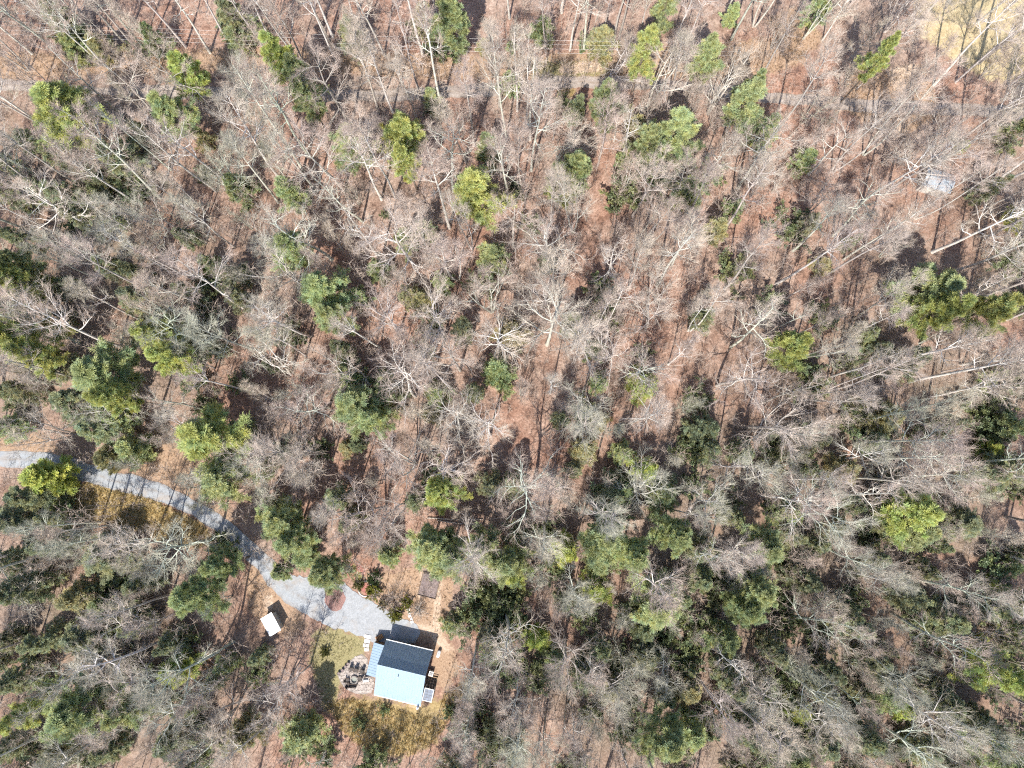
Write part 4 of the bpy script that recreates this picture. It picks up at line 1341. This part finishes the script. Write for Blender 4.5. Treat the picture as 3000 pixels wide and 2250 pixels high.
def put_bare(K, x, y, smin, smax):
    nm, protos, kind, cat, grp, hp = K
    s = rnd.uniform(smin, smax)
    px, py = PX(x, y, 10.0)
    damp = (px < 900 and py > 300) or (px > 1500 and py > 1150) or py > 1750
    tw = rnd.choice(TWIGS_DAMP if damp and rnd.random() < 0.5 else TWIGS); bk = rnd.choice(BARKS_DAMP if damp and rnd.random() < 0.35 else BARKS)
    plant(nm, protos, (x, y, float(gheight(x, y))), s, jit(tw, 0.12), jit(bk, 0.12), kind, cat, grp, hp, rnd.uniform(.9, 1.12), 0.045, 0.72)
    placed.append((x, y))


for txt, K in ((BARE_T, KT), (BARE_B, KB)):
    for q in txt.replace('\n', '|').split('|'):
        a, b = map(float, q.split())
        x, y, z = G(a, b)
        small = (b > 1500 and a < 600) or b > 1900
        if 940 < a < 1350 and b > 2100:
            put_bare(K, x, y, 0.42, 0.5)
        else:
            put_bare(K, x, y, 0.62 if small else 0.80, 0.80 if small else 1.05)


def hp_of(K):
    return K[5]


def covers_evergreen(x, y, h, px, py):
    """keep the open sky over the pines: no crown in front of them or between them and the sun"""
    qx, qy = PX(x, y, h * 0.62)
    k = 1.0 / math.tan(SUN_EL)
    sx, sy = x - math.sin(SUN_AZ) * k * h * 0.45, y - math.cos(SUN_AZ) * k * h * 0.45
    ux, uy = PX(sx, sy, h * 0.25)
    for ex, ey, er in EVPX:
        if (qx - ex) ** 2 + (qy - ey) ** 2 < (er * 0.95 + 12) ** 2: return True
        if (ux - ex) ** 2 + (uy - ey) ** 2 < (er * 0.8) ** 2 and rnd.random() < 0.7: return True
    return False


def shades_cabin(x, y, h):
    """the open ground round the cabin stays in the sun"""
    k = 1.0 / math.tan(SUN_EL)
    for f in (0.45, 0.62, 0.8, 0.95):
        sx, sy = x - math.sin(SUN_AZ) * k * h * f, y - math.cos(SUN_AZ) * k * h * f
        i = int((sy - GY0) / GST); j = int((sx - GX0) / GST)
        if 0 <= i < _gx.shape[0] and 0 <= j < _gx.shape[1] and _bad[i, j] and sx < 0 and rnd.random() < 0.6: return True
    return False


def fill(K, n, gap, smin, smax, tries=9000, weight=None):
    k = 0
    for _ in range(tries):
        if k >= n: break
        px, py = rnd.uniform(-40, 3040), rnd.uniform(20, 2330)
        if weight is not None and rnd.random() > weight(px, py): continue
        x, y = P0(px, py)
        if not allowed(x, y): continue
        if shades_cabin(x, y, hp_of(K)): continue
        if covers_evergreen(x, y, hp_of(K), px, py): continue
        if any((x - a) ** 2 + (y - b) ** 2 < gap * gap for a, b in placed): continue
        put_bare(K, x, y, smin, smax)
        k += 1
    return k


nT = fill(KT, 150, 3.2, 0.72, 1.04)
nB = fill(KB, 55, 4.2, 0.65, 0.95)
nU = fill(KU, 280, 2.2, 0.6, 1.1)


def thicket_share(px, py):
    w = 0.05
    if px < 900 and py > 300: w += 0.45 * (1 - px / 1100)
    if px > 1450 and py > 1100: w += 0.55 * min(1, (py - 1100) / 500)
    if py > 1700: w += 0.25
    if px > 2200 and 600 < py: w += 0.2
    return w


nD = 0
for _ in range(6000):
    if nD >= 235: break
    px, py = rnd.uniform(-20, 3020), rnd.uniform(60, 2270)
    if rnd.random() > thicket_share(px, py): continue
    x, y = P0(px, py)
    if not allowed(x, y, True, 3.2): continue
    if any((px - ex) ** 2 + (py - ey) ** 2 < (er * 0.9) ** 2 for ex, ey, er in EVPX): continue
    t = 'D' if rnd.random() < 0.6 else 'H'
    protos, hp, rp, colr, cz, nm, kind, cat, grp, hh = EV[t]
    s = rnd.uniform(0.7, 1.25) if t == 'D' else rnd.uniform(0.4, 0.75)
    plant(nm, protos, (x, y, gz(x, y)), s, jit(colr, 0.2), (0.2, 0.16, 0.13), kind, cat, grp, hp, rnd.uniform(.95, 1.35), 0.03, cz)
    nD += 1

# ------------------------------------------------------------------ garden shrubs
def bush(px, py, r, colr, label, protos=BUSH, cat='shrub', nm='garden_shrub', hp=1.45, rp=1.0):
    Rm = r * 0.0577
    s = Rm / rp
    x, y = P0(px, py, 0.6 * hp * s)
    me = rnd.choice(protos)
    o = empty(nm, (x, y, 0.0), rnd.uniform(0, 6.28))
    o.scale = (s, s, s)
    inst('stem', me[0], o, (0.16, 0.12, 0.09)); inst('foliage', me[1], o, colr)
    tag(o, label, cat, 'shrubs of the cabin garden')


bush(1048, 1711, 15, (0.15, 0.145, 0.05), 'small olive shrub beside the red mulch bed')
bush(1095, 1737, 20, (0.20, 0.20, 0.04), 'round yellow-green shrub right of the red mulch bed')
bush(1095, 1693, 18, (0.07, 0.10, 0.04), 'dark green shrub above the round yellow-green one')
bush(1189, 1769, 17, (0.19, 0.19, 0.04), 'yellow-green shrub beside the tan garden path')
bush(1156, 1798, 19, (0.20, 0.20, 0.045), 'yellow-green shrub touching the edge of the parking area')
bush(1124, 1773, 14, (0.20, 0.17, 0.09), 'small tan shrub above the parking edge')
bush(950, 1912, 13, (0.15, 0.15, 0.05), 'lone small shrub on the yard grass')
bush(1145, 1760, 30, (0.30, 0.25, 0.22), 'bare brown twiggy shrub in the middle of the garden', TWIGSH, hp=2.2, rp=1.5)
bush(1222, 1790, 28, (0.38, 0.36, 0.33), 'bare grey twiggy shrub beside the stepping stones', TWIGSH, hp=2.2, rp=1.5)
bush(983, 1755, 26, (0.26, 0.18, 0.17), 'bare reddish shrub on the mulch island', TWIGSH, hp=2.2, rp=1.5)
bush(1260, 1670, 26, (0.36, 0.34, 0.31), 'bare grey shrub at the top of the garden bed', TWIGSH, hp=2.2, rp=1.5)

# ------------------------------------------------------------------ fallen timber
def fallen(a, b, r0, r1, label, seed, branches=6):
    r = np.random.default_rng(seed)
    p0 = np.array(G(*a)); p1 = np.array(G(*b))
    o = empty('fallen_log', tuple(p0))
    tag(o, label, 'log', 'fallen trunks on the forest floor')
    L = np.linalg.norm(p1 - p0)
    n = 8
    t = np.linspace(0, 1, n)[:, None]
    pts = (p1 - p0) * t
    side = unit(np.cross(p1 - p0, [0, 0, 1.0]))
    pts = pts + side * (np.sin(t * 3.1) * 0.12 * L / 10)
    g = gheight(pts[:, 0] + p0[0], pts[:, 1] + p0[1])
    pts[:, 2] = g - p0[2] + np.linspace(r0, r1, n) * 0.8 + 0.03
    m = MB(); m.tube(pts, r0, r1, 8); m.build('trunk', M_DEADWOOD, o, True)
    if branches:
        m = MB()
        P = pts[None]; R_ = np.linspace(r0, r1, n)[None]
        st, tg, rd, s, _ = children(r, P, R_, branches, 0.45, 0.97)
        d = side_dirs(r, tg, 25, 55); d[:, 2] = np.abs(d[:, 2]) * .6
        bl = L * 0.22 * r.uniform(.5, 1.2, branches)
        bp = grow(r, st, d, bl, 5, -0.02, 0.12)
        br = (rd * .6)[:, None] * (1 - .8 * np.linspace(0, 1, 5))[None]
        m.tubes(bp, br, 4)
        st, tg, rd, s, pi = children(r, bp, br, 7, .2, .97)
        m.tubes(grow(r, st, side_dirs(r, tg, 25, 55), bl[pi] * .35, 3, 0, .1), np.tile([.02, .015, .006], (len(st), 1)), 3)
        m.build('branch', M_DEADWOOD, o)


fallen((626, 1979), (560, 2022), 0.22, 0.16, 'fallen trunk nearest the yellow shrub at lower left', 1, 0)
fallen((575, 2015), (360, 2150), 0.20, 0.07, 'long fallen trunk below the yellow shrub, lower left', 2, 9)
fallen((560, 2008), (310, 2185), 0.17, 0.06, 'second long fallen trunk in the lower left tangle', 3, 8)
fallen((395, 2120), (205, 2246), 0.18, 0.07, 'fallen trunk reaching the bottom edge at lower left', 4, 9)
fallen((268, 2112), (60, 2250), 0.17, 0.07, 'pale fallen trunk nearest the bottom left corner', 5, 6)
fallen((430, 2115), (300, 2220), 0.15, 0.05, 'short fallen trunk inside the lower left tangle', 6, 9)
fallen((1252, 1517), (1415, 1521), 0.13, 0.09, 'dark straight log lying above the big pine over the garden', 7, 0)
fallen((1280, 1524), (1398, 1538), 0.11, 0.07, 'pale straight log lying just under the dark straight log', 8, 0)
fallen((1142, 1452), (1168, 1408), 0.14, 0.08, 'short white broken trunk in the woods above the garden', 9, 0)
fallen((1134, 1390), (1160, 1408), 0.13, 0.1, 'white splintered log at the head of the short broken trunk', 10, 0)
fallen((1150, 64), (1196, 70), 0.12, 0.08, 'short pale log on bare ground at the top edge', 11, 0)
fallen((2508, 262), (2530, 240), 0.13, 0.09, 'pale cut log beside the top road at right', 12, 0)
# upturned root plate of the fallen trees
x, y, z = G(652, 1985)
rp_ = empty('root_plate', (x, y, z)); tag(rp_, 'upturned root plate at the end of the fallen trunks', 'root plate')
r_ = np.random.default_rng(5)
m = MB()
d = unit(r_.normal(0, 1, (22, 3)) * np.array([.5, 1, .8]) + np.array([.2, 0, .5]))
m.tubes(grow(r_, np.tile([0, 0, .3], (22, 1)).astype(float), d, r_.uniform(.6, 1.3, 22), 4, 0, .2), np.tile([.09, .07, .04, .02], (22, 1)), 4); m.build('root', M_DEADWOOD, rp_)
m = MB(); m.tubes(np.array([[(-.2, 0, .1), (0, 0, .35), (.15, 0, .5)]]), np.array([[.5, .62, .25]]), 10); m.build('soil', M_SOIL, rp_)

# ------------------------------------------------------------------ what nobody could count
def scatter_pts(n, weight=None, clear=False, drive=1.9):
    out = []
    while len(out) < n:
        px, py = rnd.uniform(-60, 3060), rnd.uniform(-20, 2330)
        if weight is not None and rnd.random() > weight(px, py): continue
        x, y = P0(px, py)
        if allowed(x, y, clear, drive): out.append((x, y, gz(x, y)))
    return np.array(out)


def saplings():
    protos = []
    for i in range(7):
        r = np.random.default_rng(700 + i)
        h = (6.5, 8.5, 10.5, 7.5, 5.0, 9.5, 4.0)[i]
        m = MB()
        p = grow(r, np.array([[0, 0, -.2]]), np.array([[0.05, 0.03, 1]]), np.array([h]), 6, .03, .03); rad = (np.linspace(.05, .012, 6) * (h / 8) ** .5)[None]
        m.tubes(p, rad, 3)
        st, tg, rd, s, _ = children(r, p, rad, 15, .35, .98)
        az = np.arange(15) * 2.4; el = np.radians(r.uniform(25, 60, 15))
        d = np.stack([np.cos(az) * np.cos(el), np.sin(az) * np.cos(el), np.sin(el)], -1)
        L = h * .22 * (1.15 - s * .7) * r.uniform(.6, 1.2, 15)
        bp = grow(r, st, d, L, 3, .08, .1); br = np.tile([.018, .013, .006], (15, 1))
        m.tubes(bp, br, 3)
        st, tg, rd, s, pi = children(r, bp, br, 5, .2, .97)
        m.tubes(grow(r, st, side_dirs(r, tg, 25, 55), np.maximum(.3, L[pi] * .5), 2, .05, .1), np.tile([.010, 0], (len(st), 1)), 3, close_tip=True)
        protos.append((np.concatenate(m.v), m.f))
    brush = []
    for i in range(5):
        r = np.random.default_rng(750 + i)
        m = MB()
        k = 9
        az = np.arange(k) * 2.4; el = np.radians(r.uniform(35, 80, k))
        d = np.stack([np.cos(az) * np.cos(el), np.sin(az) * np.cos(el), np.sin(el)], -1)
        L = r.uniform(.8, 2.0, k)
        bp = grow(r, r.normal(0, .35, (k, 3)) * [1, 1, 0], d, L, 3, .03, .12); br = np.tile([.016, .012, .006], (k, 1))
        m.tubes(bp, br, 3)
        st, tg, rd, s, pi = children(r, bp, br, 5, .25, .97)
        m.tubes(grow(r, st, side_dirs(r, tg, 20, 50), np.maximum(.25, L[pi] * .45), 2, .03, .1), np.tile([.010, 0], (len(st), 1)), 3, close_tip=True)
        brush.append((np.concatenate(m.v), m.f))
    P = np.concatenate([scatter_pts(3400, None, True), scatter_pts(2400, None, False)])
    out = MB()
    cnt = 0
    for x, y, z in P:
        cnt += 1
        v, f = rnd.choice(protos if cnt <= 3400 else brush)
        a = rnd.uniform(0, 6.28); s = rnd.uniform(.65, 1.35)
        c, sn = math.cos(a) * s, math.sin(a) * s
        w = np.column_stack([v[:, 0] * c - v[:, 1] * sn + x, v[:, 0] * sn + v[:, 1] * c + y, v[:, 2] * s + z])
        for q in f:
            out.f.append(q + out.n)
        out.v.append(w); out.n += len(w)
    o = inst('saplings', out.mesh('saplings', M_TWIG), None, (0.40, 0.325, 0.27))
    tag(o, 'thin bare saplings and undergrowth filling the woods', 'saplings', kind='stuff')


def sticks():
    P = scatter_pts(9000, None, False, 1.5)
    n = len(P)
    a = rng.uniform(0, 6.28, n); L = rng.uniform(.3, 1.6, n)
    d = np.stack([np.cos(a), np.sin(a), rng.uniform(-.02, .12, n)], -1)
    p0 = P + np.array([0, 0, .05]); p1 = p0 + d * L[:, None]
    m = MB(); m.tubes(np.stack([p0, p1], 1), np.column_stack([rng.uniform(.012, .035, n), np.zeros(n)]), 3, close_tip=True)
    o = inst('fallen_sticks', m.mesh('fallen_sticks', M_TWIG), None, (0.46, 0.38, 0.33))
    tag(o, 'fallen sticks and twigs strewn over the leaf litter', 'sticks', kind='stuff')


def grass(name, zone, n, h, colr, label, per=5):
    polys = [poly_w(p) for p in ZONES[zone]]
    pts = []
    areas = []
    boxes = []
    for p in polys:
        q = np.array(p); boxes.append((q.min(0), q.max(0)))
        areas.append(np.prod(q.max(0) - q.min(0)))
    while len(pts) < n:
        k = rnd.choices(range(len(polys)), areas)[0]
        lo, hi = boxes[k]
        x = rnd.uniform(lo[0], hi[0]); y = rnd.uniform(lo[1], hi[1])
        if abs(x) > 105 or y > 100: continue
        if poly_sdf(np.array([x]), np.array([y]), polys[k])[0] < -0.2: continue
        if not allowed(x, y, False, 1.9): continue
        pts.append((x, y, gz(x, y)))
    P = np.array(pts)
    r = np.random.default_rng(n)
    tri, gid = needle_tris(r, P, np.tile([0, 0, 1.0], (n, 1)), per, h, h * .28, 0.55)
    m = MB(); m.tris(tri)
    o = inst(name, m.mesh(name, M_NEEDLE, tone=tones(r, gid, n)), None, colr)
    tag(o, label, 'grass', kind='stuff')


saplings()
sticks()
grass('ochre_grass', 'ochre', 4200, 0.34, (0.50, 0.40, 0.20), 'ochre dry grass tufts beside the drive and below the cabin')
grass('verge_grass', 'tan', 5200, 0.25, (0.42, 0.31, 0.20), 'tan dry grass tufts along road and drive verges')
grass('yard_grass', 'yard', 1500, 0.16, (0.25, 0.22, 0.10), 'short tan-green yard grass left of the cabin')

# ------------------------------------------------------------------ labels of the trees
ROWS = (250, 700, 1150, 1600); COLS = (600, 1200, 1800, 2400)
PLACE = [['in the top left corner', 'at the top edge left of centre', 'at the top edge centre', 'at the top edge right of centre', 'by the pale field top right'],
         ['far left below the top road', 'left of centre below the top road', 'centre just below the top road', 'right of centre below the top road', 'near the grey roofed outbuilding'],
         ['far left at mid height', 'in the left centre woods', 'in the middle of the woods', 'in the right centre woods', 'far right at mid height'],
         ['beside the far left drive', 'between drive bend and woods', 'in the woods above the garden', 'right of centre below mid height', 'far right below mid height'],
         ['in the bottom left corner', 'around the shed and cabin', 'at the bottom right of the cabin', 'at the bottom edge right of centre', 'in the bottom right corner']]
ORD = ['leftmost', 'second from left', 'third from left', 'fourth from left', 'fifth from left', 'sixth from left', 'seventh from left', 'eighth from left', 'ninth from left', 'tenth from left'] + [
    w + ' from left' for w in ('eleventh', 'twelfth', 'thirteenth', 'fourteenth', 'fifteenth', 'sixteenth', 'seventeenth', 'eighteenth', 'nineteenth', 'twentieth',
                               'twenty-first', 'twenty-second', 'twenty-third', 'twenty-fourth', 'twenty-fifth', 'twenty-sixth', 'twenty-seventh', 'twenty-eighth', 'twenty-ninth', 'thirtieth', 'thirty-first', 'thirty-second', 'thirty-third', 'thirty-fourth', 'thirty-fifth', 'thirty-sixth')]
cells = {}
for rec in TREES:
    i = sum(rec[3] > b for b in ROWS); j = sum(rec[2] > b for b in COLS)
    cells.setdefault((i, j, rec[1]), []).append(rec)
for (i, j, kind), recs in cells.items():
    recs.sort(key=lambda t: t[2])
    for k, rec in enumerate(recs):
        rec[0]['label'] = (kind + ' ' + PLACE[i][j]) if len(recs) == 1 else (kind + ', ' + ORD[min(k, len(ORD) - 1)] + ' ' + PLACE[i][j])
print('trees', len(TREES), 'filled', nT, nB, nU, 'flagstones', n_flag, 'max cell', max(len(v) for v in cells.values()))
